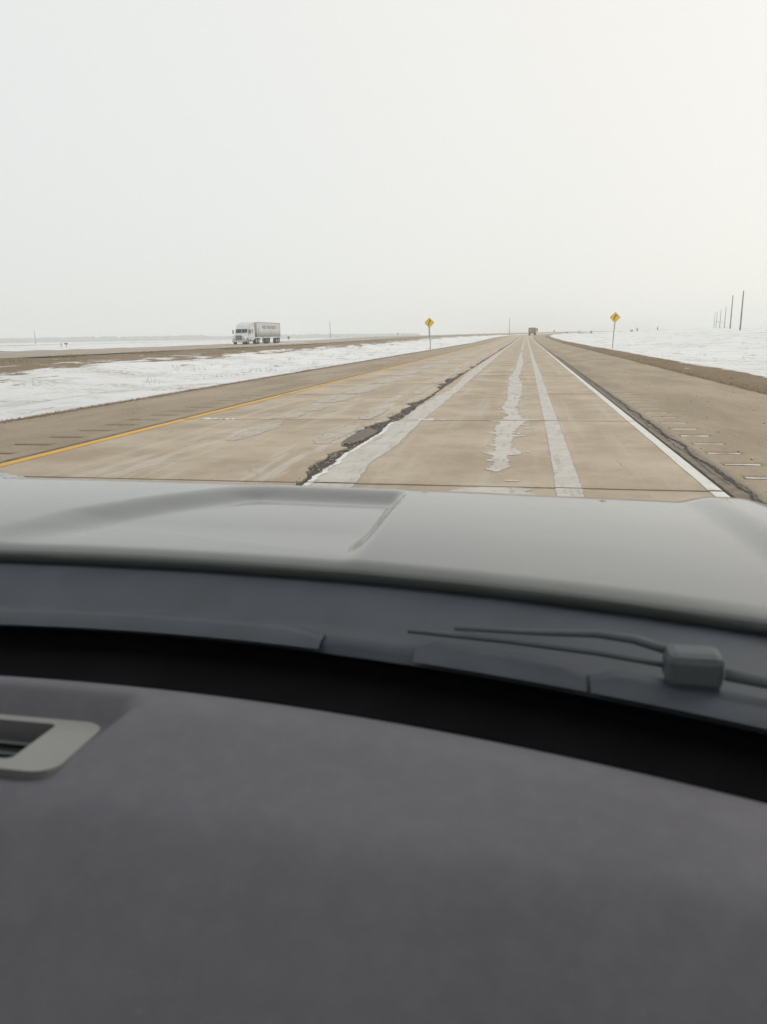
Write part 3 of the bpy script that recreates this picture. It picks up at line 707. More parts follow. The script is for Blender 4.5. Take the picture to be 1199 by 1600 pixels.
# ------------------------------------------------------------------ road signs
def make_sign(label, x, y, zc, zb, lean, twin):
    o = thing('curve_sign', label, 'road sign', (x, y, zb), 0, 'yellow curve warning signs')
    h = zc - zb
    bm = bmesh.new()                                                   # U-channel post
    pts = [(-0.04, -0.02), (-0.018, -0.02), (-0.012, 0.018), (0.012, 0.018), (0.018, -0.02), (0.04, -0.02), (0.04, -0.012), (0.024, -0.012), (0.018, 0.026), (-0.018, 0.026), (-0.024, -0.012), (-0.04, -0.012)]
    prism(bm, pts, 'z', -0.3, h + 0.3)
    done('post', bm, MAT['steel'], o)
    bm = bmesh.new()                                                   # stub the post is bolted to
    if twin: box(bm, (-0.10, 0.035, h - 0.75), (0.05, 0.03, 1.5))
    else: box(bm, (0.10, 0.045, h - 0.68), (0.018, 0.02, 1.2))
    done('brace', bm, MAT['steel'], o)
    s = 0.375; r = 0.05                                                # 30 inch blade with rounded corners
    def diamond(k):
        P = []
        for q in range(4):
            a0 = math.pi / 4 + q * math.pi / 2
            ccx, ccy = (k - r) * math.sqrt(2) * math.cos(a0), (k - r) * math.sqrt(2) * math.sin(a0)
            for t in range(5):
                a = a0 - math.pi / 4 + t * math.pi / 8; P.append((ccx + r * math.cos(a), ccy + r * math.sin(a)))
        c, s_ = math.cos(math.pi / 4), math.sin(math.pi / 4)
        return [(p[0] * c - p[1] * s_, p[0] * s_ + p[1] * c + h) for p in P]
    bm = bmesh.new(); prism(bm, diamond(s * 1.0), 'y', -0.030, -0.022); pl = done('blade', bm, MAT['sign_yellow'], o)
    bm = bmesh.new()                                                   # border, a thin raised print
    A, B = diamond(s * 0.965), diamond(s * 0.925)
    a = [bm.verts.new((p[0], -0.034, p[1])) for p in A]; b = [bm.verts.new((p[0], -0.034, p[1])) for p in B]
    for i in range(len(a)): bm.faces.new((a[i], a[(i + 1) % len(a)], b[(i + 1) % len(a)], b[i]))
    done('border', bm, MAT['sign_black'], pl)
    bm = bmesh.new()                                                   # arrow easing to the right
    cl = [(-0.09, -0.27), (-0.085, -0.14), (-0.06, -0.02), (0.0, 0.09), (0.045, 0.15)]; wd = 0.042
    L = []; Rr = []
    for i, p in enumerate(cl):
        q0 = Vector(cl[max(0, i - 1)]); q1 = Vector(cl[min(len(cl) - 1, i + 1)]); d = (q1 - q0).normalized(); nrm_ = Vector((-d.y, d.x))
        L.append(Vector(p) + nrm_ * wd); Rr.append(Vector(p) - nrm_ * wd)
    vl = [bm.verts.new((p.x, -0.037, p.y + h)) for p in L]; vr = [bm.verts.new((p.x, -0.037, p.y + h)) for p in Rr]
    for i in range(len(cl) - 1): bm.faces.new((vl[i], vl[i + 1], vr[i + 1], vr[i]))
    d = (Vector(cl[-1]) - Vector(cl[-2])).normalized(); nn = Vector((-d.y, d.x)); e = Vector(cl[-1])
    t3 = [e + nn * 0.105, e + d * 0.17, e - nn * 0.105]
    bm.faces.new([bm.verts.new((p.x, -0.037, p.y + h)) for p in t3])
    done('arrow', bm, MAT['sign_black'], pl)
    for dz in (-0.2, 0.2):
        bm = bmesh.new(); cyl(bm, (0, -0.022, h + dz), (0, -0.040, h + dz), 0.012, n=8); done('bolt', bm, MAT['steel'], pl)
    o.rotation_euler = (0, lean, 0)
    return o
make_sign('yellow diamond curve sign with leaning post at the right verge', 8.72, 80, 2.85, gz(8.72, 80), R(1.8), False)
make_sign('yellow diamond curve sign on a straight post by the snowy median', -9.97, 80, 2.68, gz(-9.97, 80), R(-2.2), True)

# ------------------------------------------------------------------ poles, little signs, bushes
POLES = [(53.96, 208.1, 1.45, 11.24, 'tallest bare utility pole at the right edge of the snowy rise', 1),
         (62.96, 254.3, 2.31, 12.16, 'second tallest utility pole, just left of the tallest one', 1),
         (93.67, 388.9, 2.86, 12.66, 'utility pole with nothing on it, third from the right of the row', 1),
         (103.1, 438.0, 2.92, 12.81, 'utility pole with a small crossarm near its foot, fourth from the right', 1),
         (117.1, 506.6, 3.79, 13.5, 'faint utility pole, second from the left of the right-hand row', 1),
         (123.8, 541.0, 3.98, 13.6, 'faintest utility pole, leftmost of the right-hand row', 1),
         (-114.0, 435.3, 0.75, 10.5, 'lone utility pole beyond the highway right of the white truck', 0),
         (-301.2, 423.9, 0.28, 8.83, 'lone utility pole in front of the far woods at the left', 0),
         (-10.0, 469.9, 1.89, 11.37, 'lone utility pole straight ahead beside the end of the road', 0)]
for i, (x, y, zb, zt, lab, rw) in enumerate(POLES):
    o = thing('utility_pole', lab, 'utility pole', (x, y, zb), 0, 'utility poles on the right-hand rise' if rw else 'lone utility poles')
    bm = bmesh.new(); base = min(0.0, gz(x, y) - zb) - 0.5
    cyl(bm, (0, 0, base), (0, 0, zt - zb - 0.12), 0.20, 0.13, n=10); done('shaft', bm, MAT['pole'], o)
    bm = bmesh.new(); cyl(bm, (0, 0, zt - zb - 0.12), (0, 0, zt - zb + 0.02), 0.04, 0.05, n=8); done('insulator', bm, MAT['steel'], o)
    if i == 3:
        bm = bmesh.new(); box(bm, (0, -0.22, 3.2), (3.2, 0.12, 0.14)); box(bm, (-1.2, -0.22, 3.45), (0.25, 0.2, 0.5)); done('crossarm', bm, MAT['pole'], o)
def small_sign(x, y, zb, w, h, H, lab, mat, cat='marker post', cap=None):
    o = thing('marker_post', lab, cat, (x, y, min(zb, gz(x, y))), 0, None); d = max(0, zb - gz(x, y))
    bm = bmesh.new(); box(bm, (0, 0, (H + d) / 2 - 0.1), (0.09, 0.09, H + d + 0.2)); done('post', bm, MAT['pole'], o)
    bm = bmesh.new(); box(bm, (0, -0.07, H + d - h / 2), (w, 0.03, h), 0.008); done('panel', bm, mat, o)
small_sign(-79.5, 247.6, 0.7, 0.75, 0.75, 1.1, 'small dark marker panel on a short post right behind the white truck', MAT['rust_dark'])
small_sign(-110.3, 166.9, 0.13, 0.95, 0.30, 0.84, 'dark mailbox-like panel on a post left of the far road', MAT['grille'])
small_sign(-111.2, 166.2, 0.2, 0.5, 0.28, 0.68, 'pale lower panel beside the dark mailbox-like panel', MAT['steel'])
small_sign(-54.8, 325.4, 1.13, 0.6, 0.6, 1.6, 'tiny grey marker post left of the median sign, far away', MAT['steel'])
small_sign(14.95, 419.7, 1.79, 0.8, 0.8, 1.35, 'tiny reddish-brown marker right of the brown truck at the road end', MAT['rust'])
def bush(x, y, zb, h, w, lab):
    o = thing('bare_bush', lab, 'bush', (x, y, zb - 0.3), 0, 'bare bushes along the skyline')
    bm = bmesh.new()
    tw = bmesh.new()
    for k in range(46):
        a = random.random() * 6.283; rr = w * math.sqrt(random.random()); zt = (h + 0.3) * random.uniform(0.45, 1.0) * (1 - 0.4 * rr / w)
        b = Vector((rr * 0.25 * math.cos(a), rr * 0.25 * math.sin(a), 0)); t = Vector((rr * math.cos(a), rr * math.sin(a), zt))
        (tube(tw, [b, (b + t) / 2 + Vector((0, 0, 0.1)), t], [0.05, 0.04, 0.012], 4) if k > 5 else tube(bm, [b, (b + t) / 2, t], [0.09, 0.06, 0.02], 5))
    done('stem', bm, MAT['twig'], o); done('twigs', tw, MAT['twig'], o)
for q in [(22.2, 429.4, 2.0, 1.0, 0.9, 'low dark bush nearest the end of the road, right side'), (35.9, 438.5, 2.3, 1.25, 1.0, 'rounded dark bush left of the right-hand curve sign'),
          (40.1, 598.7, 3.4, 1.6, 0.8, 'faint distant bush between two darker ones on the skyline'), (64.2, 465.6, 3.1, 2.4, 0.7, 'tallest narrow bush right of the right-hand curve sign'),
          (80.2, 493.5, 3.1, 3.0, 0.5, 'slim upright bush halfway between sign and utility poles'), (60.5, 462.0, 3.0, 0.9, 1.4, 'flat spreading bush at the foot of the tallest narrow bush')]:
    x, y = q[0], q[1]; bush(x, y, gz(x, y), q[2] + q[3] - gz(x, y), q[4], q[5])

def build_woods():
    bm = bmesh.new()
    for k in range(620):
        th = R(random.uniform(-48, -8)); d = random.uniform(1450, 1750); x, y = d * math.sin(th), d * math.cos(th)
        dense = 0.55 + 0.6 * nz(th * 9, 1.0)
        if th > R(-24): dense *= 0.55
        hgt = 6 + 8 * max(0, dense) * random.uniform(0.6, 1.0)
        m = Matrix.Translation((x, y, hgt * 0.5 - 1)) @ Matrix.Rotation(random.random() * 6, 4, 'Z') @ Matrix.Diagonal((hgt * random.uniform(0.6, 1.3), hgt * 0.6, hgt * 0.55, 1))
        r = bmesh.ops.create_icosphere(bm, subdivisions=2, radius=1.0, matrix=m)
        for v in r['verts']: v.co += Vector((nz(v.co.x * .4, v.co.y * .4, v.co.z * .5), 0, nz(v.co.x * .5, v.co.z * .6, 3))) * 1.6
    kind(done('distant_woods', bm, MAT['wood']), 'stuff', 'hazy strip of far-off bare woodland at the left horizon')
build_woods()

# ------------------------------------------------------------------ the white truck on the other carriageway
def wheel(parent, c, r, w, name='wheel'):
    bm = bmesh.new(); cyl(bm, (c[0] - w / 2, c[1], c[2]), (c[0] + w / 2, c[1], c[2]), r, n=24)
    o = done(name, bm, MAT['rubber'], parent)
    bm = bmesh.new(); cyl(bm, (c[0] - w / 2 - 0.01, c[1], c[2]), (c[0] + w / 2 + 0.01, c[1], c[2]), r * 0.55, n=16); done('rim', bm, MAT['rim'], o)
    bm = bmesh.new(); cyl(bm, (c[0] - w / 2 - 0.05, c[1], c[2]), (c[0] + w / 2 + 0.05, c[1], c[2]), r * 0.2, n=10); done('hub', bm, MAT['chrome'], o)
def build_truck():
    t = thing('semi_truck', 'white semi truck with lettered box trailer on the opposite carriageway', 'truck', (-47.25, 119.9, 0.40 + float(zroad(118))), 0)
    hw = 1.2
    bm = bmesh.new()                                                   # cab with long nose, sloped screen and roof fairing
    side = [(0.25, 0.75), (0.18, 1.35), (0.5, 1.62), (1.55, 1.80), (2.0, 2.55), (2.5, 3.05), (3.3, 3.50), (4.6, 3.62), (5.35, 3.62), (5.35, 0.85), (2.6, 0.85), (2.55, 0.6), (2.3, 0.55), (1.9, 1.10), (1.3, 1.12), (0.9, 0.75)]
    prism(bm, side, 'x', -hw, hw)
    for v in bm.verts:                                                 # narrower nose, tumblehome
        if v.co.y < 1.6 and v.co.z > 1.2: v.co.x *= 0.80
        if v.co.z > 3.3: v.co.x *= 0.93
    bmesh.ops.bevel(bm, geom=[e for e in bm.edges if abs(e.verts[0].co.x - e.verts[1].co.x) < 0.2 and e.verts[0].co.z > 1.3], offset=0.07, segments=2, affect='EDGES')
    cab = done('cab', bm, MAT['truck_white'], t)
    def quad(name, pts, mat, par, th=0.02):
        P = [Vector(p) for p in pts]; n_ = (P[1] - P[0]).cross(P[2] - P[0]).normalized() * th
        bm = bmesh.new(); A = [bm.verts.new(p + n_) for p in P]; B = [bm.verts.new(p - n_) for p in P]
        bm.faces.new(A); bm.faces.new(B[::-1]); k = len(P)
        for i in range(k): bm.faces.new((A[i], A[(i + 1) % k], B[(i + 1) % k], B[i]))
        return done(name, bm, mat, par)
    e = 0.015
    quad('windscreen', [(-1.0, 1.60 - e, 1.90), (-0.04, 1.57 - e, 1.90), (-0.04, 1.95 - e, 2.50), (-0.98, 1.98 - e, 2.50)], MAT['truck_glass'], cab)
    quad('windscreen', [(0.04, 1.57 - e, 1.90), (1.0, 1.60 - e, 1.90), (0.98, 1.98 - e, 2.50), (0.04, 1.95 - e, 2.50)], MAT['truck_glass'], cab)
    for s in (1, -1):
        d = quad('door', [(s * (hw + 0.012), 1.95, 0.95), (s * (hw + 0.012), 3.0, 0.95), (s * (hw + 0.012), 3.0, 2.55), (s * (hw + 0.012), 2.25, 2.55)], MAT['truck_white'], cab)
        quad('side_window', [(s * (hw + 0.035), 2.08, 1.85), (s * (hw + 0.035), 2.9, 1.8), (s * (hw + 0.035), 2.9, 2.45), (s * (hw + 0.035), 2.35, 2.45)], MAT['truck_glass'], d, 0.01)
        bm = bmesh.new(); box(bm, (s * (hw + 0.04), 2.9, 1.55), (0.04, 0.16, 0.05)); done('handle', bm, MAT['grille'], d)
        quad('sleeper_window', [(s * (hw + 0.01), 3.75, 1.9), (s * (hw + 0.01), 4.05, 1.9), (s * (hw + 0.01), 4.05, 2.5), (s * (hw + 0.01), 3.75, 2.5)], MAT['grille'], cab)
        bm = bmesh.new(); box(bm, (s * 0.86, 0.30, 1.12), (0.34, 0.26, 0.26), 0.05); done('headlight', bm, MAT['lamp'], cab)
        bm = bmesh.new(); box(bm, (s * 1.52, 1.75, 2.05), (0.20, 0.14, 0.62), 0.04); tube(bm, [(s * 1.15, 1.95, 2.3), (s * 1.5, 1.78, 2.3)], 0.025, 6); done('mirror', bm, MAT['grille'], cab)
        bm = bmesh.new()                                               # front mudguard arch
        arc = [(1.25 + 0.70 * math.cos(a), 0.52 + 0.70 * math.sin(a)) for a in np.linspace(R(20), R(175), 9)] + [(1.25 + 0.56 * math.cos(a), 0.52 + 0.56 * math.sin(a)) for a in np.linspace(R(175), R(20), 9)]
        prism(bm, arc, 'x', s * 0.78, s * 1.22); done('mudguard', bm, MAT['truck_white'], cab)
        bm = bmesh.new(); cyl(bm, (s * 1.0, 2.75, 0.72), (s * 1.0, 4.3, 0.72), 0.30, n=18); done('fuel_tank', bm, MAT['chrome'], t)
        bm = bmesh.new(); box(bm, (s * 1.08, 3.5, 1.05), (0.26, 1.7, 0.05)); box(bm, (s * 1.14, 2.55, 0.5), (0.2, 0.35, 0.06)); done('step', bm, MAT['grille'], t)
        bm = bmesh.new(); cyl(bm, (s * 0.95, 5.45, 0.9), (s * 0.95, 5.45, 3.55), 0.075, n=10); done('exhaust_stack', bm, MAT['chrome'], t)
    bm = bmesh.new(); box(bm, (0, 0.16, 1.08), (1.06, 0.10, 0.78), 0.03); gr = done('grille', bm, MAT['grille'], cab)
    bm = bmesh.new()
    for k in range(6): box(bm, (0, 0.10, 0.80 + k * 0.12), (0.98, 0.03, 0.03))
    done('grille_bars', bm, MAT['chrome'], gr)
    bm = bmesh.new(); box(bm, (0, 0.08, 0.52), (2.35, 0.30, 0.36), 0.06); box(bm, (0, -0.075, 0.50), (1.2, 0.04, 0.16)); done('bumper', bm, MAT['chrome'], t)
    bm = bmesh.new(); box(bm, (0, 8, 0.82), (0.9, 5.8, 0.2)); box(bm, (0, 3.5, 0.7), (1.6, 6, 0.2)); done('chassis', bm, MAT['grille'], t)
    bm = bmesh.new(); box(bm, (0, 5.55, 2.2), (2.1, 0.20, 2.6)); done('gap_shade_panel', bm, MAT['grille'], t)     # added dark panel, painted shade of the gap between cab and trailer
    for s in (1, -1):
        wheel(t, (s * 1.05, 1.25, 0.50), 0.50, 0.30)
        for y in (5.9, 7.2): wheel(t, (s * 0.98, y, 0.50), 0.50, 0.52)
        for y in (18.0, 19.25): wheel(t, (s * 0.98, y, 0.50), 0.50, 0.52)
    Y0, Y1 = 6.15, 20.6
    bm = bmesh.new(); box(bm, (0, (Y0 + Y1) / 2, 2.42), (2.5, Y1 - Y0, 2.52), 0.03); bd = done('trailer_box', bm, MAT['trailer'], t)
    bm = bmesh.new()
    for s in (1, -1):
        for z in (1.20, 3.66): box(bm, (s * 1.262, (Y0 + Y1) / 2, z), (0.04, Y1 - Y0 - 0.02, 0.09))
        for y in (Y0 + 0.05, Y1 - 0.05): box(bm, (s * 1.262, y, 2.43), (0.045, 0.1, 2.36))
    done('edge_rails', bm, MAT['steel'], bd)
    for k in range(11):
        for s in (1, -1):
            bm = bmesh.new(); box(bm, (s * 1.256, Y0 + 0.8 + k * 1.27, 2.43), (0.014, 0.035, 2.3)); done('side_rib', bm, MAT['trailer'], bd)
    bm = bmesh.new(); box(bm, (1.265, Y0 + 1.2, 2.0), (0.02, 0.30, 1.5)); done('ladder_panel', bm, MAT['steel'], bd)
    c = bpy.data.curves.new('lettering', 'FONT'); c.body = 'WET TRU YARD S'; c.size = 1.02; c.extrude = 0.004; c.space_character = 1.05; c.offset = 0.012
    tmp = bpy.data.objects.new('tmp', c); lt = link('lettering', bpy.data.meshes.new_from_object(tmp), MAT['letters'], bd); bpy.data.objects.remove(tmp)
    kind(lt, 'stuff'); lt.location = (1.272, Y0 + 3.3, 2.58); lt.rotation_euler = (R(90), 0, R(90)); lt.scale = (1.05, 0.8, 1)
    for s in (1, -1):
        bm = bmesh.new(); box(bm, (s * 0.8, 11.2, 0.72), (0.14, 0.16, 0.9)); box(bm, (s * 0.8, 11.2, 0.24), (0.3, 0.3, 0.06)); done('landing_leg', bm, MAT['steel'], t)
    bm = bmesh.new(); box(bm, (0.85, 12.6, 0.58), (0.7, 2.3, 0.56), 0.04); done('storage_box', bm, MAT['rust_dark'], t)
    for s in (1, -1):
        bm = bmesh.new(); box(bm, (s * 0.98, 20.1, 0.62), (0.6, 0.03, 0.85)); done('mud_flap', bm, MAT['rubber'], t)
    bm = bmesh.new(); box(bm, (1.20, 20.3, 0.86), (0.10, 0.20, 0.14)); done('rear_lamp', bm, MAT['lamp'], t)
    # the whole rig is a little shorter than a stock one: close the lengths up, wheels stay round
    for o in t.children_recursive:
        k = 0.885
        if o.name.split('.')[0] in ('wheel', 'rim', 'hub'):
            c = sum(v.co.y for v in o.data.vertices) / len(o.data.vertices)
            for v in o.data.vertices: v.co.y += (k - 1) * c
        elif o.name.startswith('lettering'): o.location.y *= k; o.scale.x *= k
        else:
            for v in o.data.vertices: v.co.y *= k
build_truck()

def build_brown_truck():
    y = 270.0
    t = thing('grain_truck', 'brown box-bodied truck driving away at the end of the road', 'truck', (2.05, y, float(zroad(y))), -0.05)
    bm = bmesh.new(); prism(bm, [(-1.22, 0.95), (1.22, 0.95), (1.20, 2.35), (1.12, 2.66), (-1.12, 2.66), (-1.20, 2.35)], 'y', 0, 6.2); bd = done('box_body', bm, MAT['rust'], t)
    bm = bmesh.new(); box(bm, (0, -0.03, 1.75), (1.9, 0.06, 1.25), 0.02); tg = done('tailgate', bm, MAT['tan'], bd)
    for z in (1.35, 1.75, 2.15):
        bm = bmesh.new(); box(bm, (0, -0.08, z), (1.85, 0.05, 0.07)); done('rail', bm, MAT['rust_dark'], tg)
    for x in (-1.12, 1.12):
        bm = bmesh.new(); box(bm, (x, -0.05, 1.75), (0.16, 0.10, 1.55)); done('corner_post', bm, MAT['rust_dark'], bd)
    bm = bmesh.new(); box(bm, (0, -0.04, 2.5), (2.1, 0.06, 0.2)); done('header', bm, MAT['rust_dark'], bd)
    bm = bmesh.new(); box(bm, (0.45, -0.12, 1.55), (0.35, 0.06, 0.3)); done('hatch', bm, MAT['rust_dark'], tg)
    bm = bmesh.new(); box(bm, (0, 3, 0.8), (0.9, 7.5, 0.25)); box(bm, (0, -0.05, 0.75), (2.3, 0.1, 0.16)); done('chassis', bm, MAT['rust_dark'], t)
    bm = bmesh.new(); box(bm, (0, 7.6, 1.6), (2.2, 2.2, 1.8), 0.15); cb = done('cab', bm, MAT['rust_dark'], t)
    for s in (-1, 1):
        bm = bmesh.new(); box(bm, (s * 1.35, 7.0, 2.1), (0.25, 0.1, 0.5)); done('mirror', bm, MAT['grille'], cb)
        for yy in (0.9, 2.2): wheel(t, (s * 0.88, yy, 0.5), 0.5, 0.55)
        wheel(t, (s * 1.0, 7.8, 0.5), 0.5, 0.3)
        bm = bmesh.new(); box(bm, (s * 0.9, -0.11, 0.9), (0.22, 0.05, 0.14)); done('tail_lamp', bm, MAT['red'], t)
    bm = bmesh.new(); box(bm, (1.55, 5.8, 1.9), (0.5, 0.06, 1.3), 0.02); done('side_panel', bm, MAT['steel'], t)
build_brown_truck()

# ------------------------------------------------------------------ the car the picture is taken from
CX = -0.55
car = thing('car', 'grey car whose bonnet, wipers and dashboard fill the foreground', 'car', (CX, 0, 0))
def hood_rear(u): return 1.045 - 0.16 * u * u
def glass_base(u): return 0.870 - 0.22 * u * u
def hood_z(u, y):
    a = abs(u); d = y - 1.04
    z = 1.006 - 0.038 * d - 0.036 * d * d - 0.60 * max(0.0, y - 1.83) ** 2 - 1.5 * max(0.0, y - 2.02) ** 2
    w = 0.275 + 0.05 * (1.7 - y)
    wl = float(np.interp(y, [1.0, 1.36, 1.53, 1.73, 1.86], [0.42, 0.40, 0.34, 0.25, 0.20]))
    inside = (1 - float(sst(u, w - 0.040, w))) if u > 0 else (1 - float(sst(-u, wl - 0.15, wl)))
    h = (0.021 * float(sst(y, 0.99, 1.36)) + 0.006 * float(sst(y, 1.25, 1.75))) * (1 - float(sst(y, 1.72, 1.87)))
    z += 0.012 - h * inside
    z -= 0.006 * (min(a, 1.0) / 0.9) ** 2
    z += 0.016 * float(sst(a, 0.93, 1.02)) - 3.0 * max(0.0, a - 1.06) ** 2
    z -= 0.013 * u                                                      # the lane's crown leans the car to the right
    t = y - hood_rear(u)
    z -= 0.010 * max(0.0, 1 - t / 0.045) ** 2                            # rolled rear lip
    return z
def build_car():
    us = np.concatenate([np.linspace(-1.12, -0.50, 40)[:-1], np.linspace(-0.50, 0.50, 120), np.linspace(0.50, 1.12, 60)[1:]]); ts = np.concatenate([np.linspace(0, 0.06, 8)[:-1], np.linspace(0.06, 1.0, 80)])
    V = []; Fc = []; nu = len(us)
    for t in ts:
        for u in us:
            y0 = hood_rear(u); y1 = 2.26 - 0.16 * u * u; y = y0 + (y1 - y0) * t; V.append((u, y, hood_z(u, y)))
    for j in range(len(ts) - 1):
        for i in range(nu - 1): Fc.append((j * nu + i, j * nu + i + 1, (j + 1) * nu + i + 1, (j + 1) * nu + i))
    # turn the rear lip under
    b = len(V)
    for i, u in enumerate(us): V.append((u, hood_rear(u) + 0.012, hood_z(u, hood_rear(u)) - 0.022))
    for i in range(nu - 1): Fc.append((b + i, b + i + 1, i + 1, i))
    pydata('hood', V, Fc, MAT['paint'], car, smooth=True)
    # nose, wings and underbody
    bm = bmesh.new(); box(bm, (0, 2.10, 0.56), (2.1, 0.34, 0.42), 0.08); done('bumper', bm, MAT['paint'], car)
    bm = bmesh.new(); box(bm, (0, 2.20, 0.68), (1.1, 0.14, 0.24), 0.03); done('grille', bm, MAT['trim'], car)
    for s in (-1, 1):
        bm = bmesh.new(); box(bm, (s * 0.74, 2.18, 0.70), (0.34, 0.16, 0.14), 0.05); done('headlight', bm, MAT['lamp'], car)
        bm = bmesh.new()
        pts = [(2.05, 0.45), (2.06, 0.80), (1.7, 0.93), (1.4, 0.955), (0.85, 0.98), (0.70, 0.98), (0.70, 0.35), (0.90, 0.35)] + [(1.42 + 0.42 * math.cos(a), 0.42 + 0.42 * math.sin(a)) for a in np.linspace(R(180), R(10), 10)]
        prism(bm, pts, 'x', s * 1.07, s * 1.12); done('fender', bm, MAT['paint'], car)
        bm = bmesh.new(); prism(bm, [(0.69, 0.35), (0.69, 1.0), (-0.45, 1.02), (-0.45, 0.35)], 'x', s * 1.06, s * 1.12); d = done('door', bm, MAT['paint'], car)
        bm = bmesh.new(); box(bm, (s * 1.13, -0.32, 0.90), (0.03, 0.18, 0.03), 0.008); done('handle', bm, MAT['trim'], d)
        bm = bmesh.new(); prism(bm, [(-0.46, 0.35), (-0.46, 1.02), (-2.7, 1.04), (-2.75, 0.5), (-2.4, 0.4)] + [(-1.75 + 0.42 * math.cos(a), 0.42 + 0.42 * math.sin(a)) for a in np.linspace(R(175), R(5), 10)], 'x', s * 1.06, s * 1.12); done('rear_quarter', bm, MAT['paint'], car)
        bm = bmesh.new(); prism(bm, [(0.66, 1.005), (0.05, 1.40), (-0.45, 1.50), (-0.45, 1.025)], 'x', s * 1.065, s * 1.07); done('side_window', bm, MAT['side_glass'], car)
        bm = bmesh.new(); prism(bm, [(-0.55, 1.03), (-0.55, 1.50), (-2.1, 1.50), (-2.45, 1.045)], 'x', s * 1.065, s * 1.07); done('side_window', bm, MAT['side_glass'], car)
        bm = bmesh.new(); box(bm, (s * 1.06, -0.50, 1.27), (0.05, 0.09, 0.50)); done('pillar', bm, MAT['trim'], car)
        bm = bmesh.new(); tube(bm, [(s * 1.04, 0.62, 0.99), (s * 1.01, 0.30, 1.22), (s * 0.97, -0.02, 1.44), (s * 0.92, -0.12, 1.53)], 0.035, 10); done('pillar', bm, MAT['trim'], car)
        bm = bmesh.new(); box(bm, (s * 1.22, 0.45, 1.06), (0.20, 0.10, 0.14), 0.03); done('wing_mirror', bm, MAT['paint'], car)
        for y in (1.42, -1.75): wheel(car, (s * 0.98, y, 0.36), 0.36, 0.24)
        bm = bmesh.new(); box(bm, (s * 0.40, -0.42, 0.60), (0.50, 0.50, 0.16), 0.05); box(bm, (s * 0.40, -0.72, 0.98), (0.50, 0.14, 0.66), 0.05); box(bm, (s * 0.40, -0.75, 1.40), (0.26, 0.10, 0.16), 0.04); done('seat', bm, MAT['seat'], car)
    bm = bmesh.new(); box(bm, (0, 1.45, 0.55), (1.5, 1.1, 0.5)); done('engine_bay', bm, MAT['black'], car)
    bm = bmesh.new(); box(bm, (0, -0.98, 0.38), (2.12, 3.4, 0.06)); done('floor', bm, MAT['black'], car)
    # roof and tail
    bm = bmesh.new()
    prism(bm, [(-0.14, 1.535), (-0.6, 1.60), (-1.4, 1.62), (-2.15, 1.56), (-2.15, 1.52), (-1.4, 1.575), (-0.6, 1.555), (-0.16, 1.505)], 'x', -1.04, 1.04); done('roof', bm, [MAT['paint']], car)
    bm = bmesh.new()
    prism(bm, [(-0.17, 1.50), (-0.6, 1.55), (-1.4, 1.57), (-2.14, 1.515), (-2.14, 1.510), (-1.4, 1.562), (-0.6, 1.542), (-0.17, 1.492)], 'x', -1.03, 1.03); done('headliner', bm, MAT['liner'], car)
    bm = bmesh.new(); box(bm, (0, -2.68, 0.78), (2.1, 0.08, 0.52)); done('tailgate', bm, MAT['paint'], car)
    pydata('rear_window', [(-1.05, -2.66, 1.045), (1.05, -2.66, 1.045), (0.98, -2.16, 1.51), (-0.98, -2.16, 1.51)], [(0, 1, 2, 3)], MAT['side_glass'], car)
    # windscreen: curved pane, dark band printed along its foot
    rake = R(33)
    def gpt(u, s, d=0.0):
        yb = glass_base(u); bow = 0.03 * math.sin(math.pi * s / 1.08) * (1 - (u / 1.07) ** 2)
        k = 1 - 0.10 * s
        return (u * k, yb - s * math.cos(rake) + 0.10 * u * u * s + (bow + d) * math.sin(rake), 0.950 + s * math.sin(rake) + (bow + d) * math.cos(rake))
    def pane(name, s0, s1, ns, mat, d=0.0):
        V = []; Fc = []; U = np.linspace(-1.06, 1.06, 41); SS = np.linspace(s0, s1, ns)
        for s in SS:
            for u in U: V.append(gpt(u, s, d))
        for j in range(ns - 1):
            for i in range(40): Fc.append((j * 41 + i, j * 41 + i + 1, (j + 1) * 41 + i + 1, (j + 1) * 41 + i))
        return pydata(name, V, Fc, mat, car, smooth=True)
    ws = pane('windscreen', 0.0, 1.07, 24, MAT['glass'])
    pane('frit_band', 0.0, 0.034, 3, MAT['black'], -0.003).parent = ws
    # dashboard: front edge follows the screen, vent hollow at the middle, nose rolling towards the seats
    def dash_front(u): return 0.738 - 0.205 * u * u
    def dash_z(u, y):
        q = 0.468 - 0.03 * (u - 0.5) - y                                 # the nose rolls away below this line
        z = 0.978 - 0.42 * (0.5 * (q + math.sqrt(q * q + 0.0004)))
        t = dash_front(u) - y
        z -= 0.030 * max(0.0, 1 - t / 0.10) ** 2                         # rolls down into the defroster trench
        inu = float(sst(u, 0.165, 0.115)) * float(sst(u, -0.50, -0.45))
        prof = float(np.interp(y, [0.500, 0.510, 0.645, 0.650, 0.680, 0.690], [0, -0.004, -0.034, -0.032, -0.004, 0.0]))
        hole = float(sst(u + 0.22 * (y - 0.512), 0.112, 0.104)) * float(sst(u, -0.45, -0.44)) * float(sst(y, 0.526, 0.532)) * float(sst(y, 0.638, 0.632))
        return z + prof * inu - 0.07 * hole
    us = np.linspace(-1.04, 1.04, 261); ys = np.linspace(0.20, 1.0, 130)
    V = []; Fc = []; nu = len(us)
    for k in ys:
        for u in us:
            y = 0.20 + (dash_front(u) - 0.20) * (k - 0.20) / 0.80; V.append((u, y, dash_z(u, y)))
    b = len(V)
    for u in us: V.append((u, dash_front(u) + 0.012, 0.80))             # wall down into the trench
    for u in us: V.append((u, 0.19, 0.55))
    n = len(ys)
    for j in range(n - 1):
        for i in range(nu - 1): Fc.append((j * nu + i, j * nu + i + 1, (j + 1) * nu + i + 1, (j + 1) * nu + i))
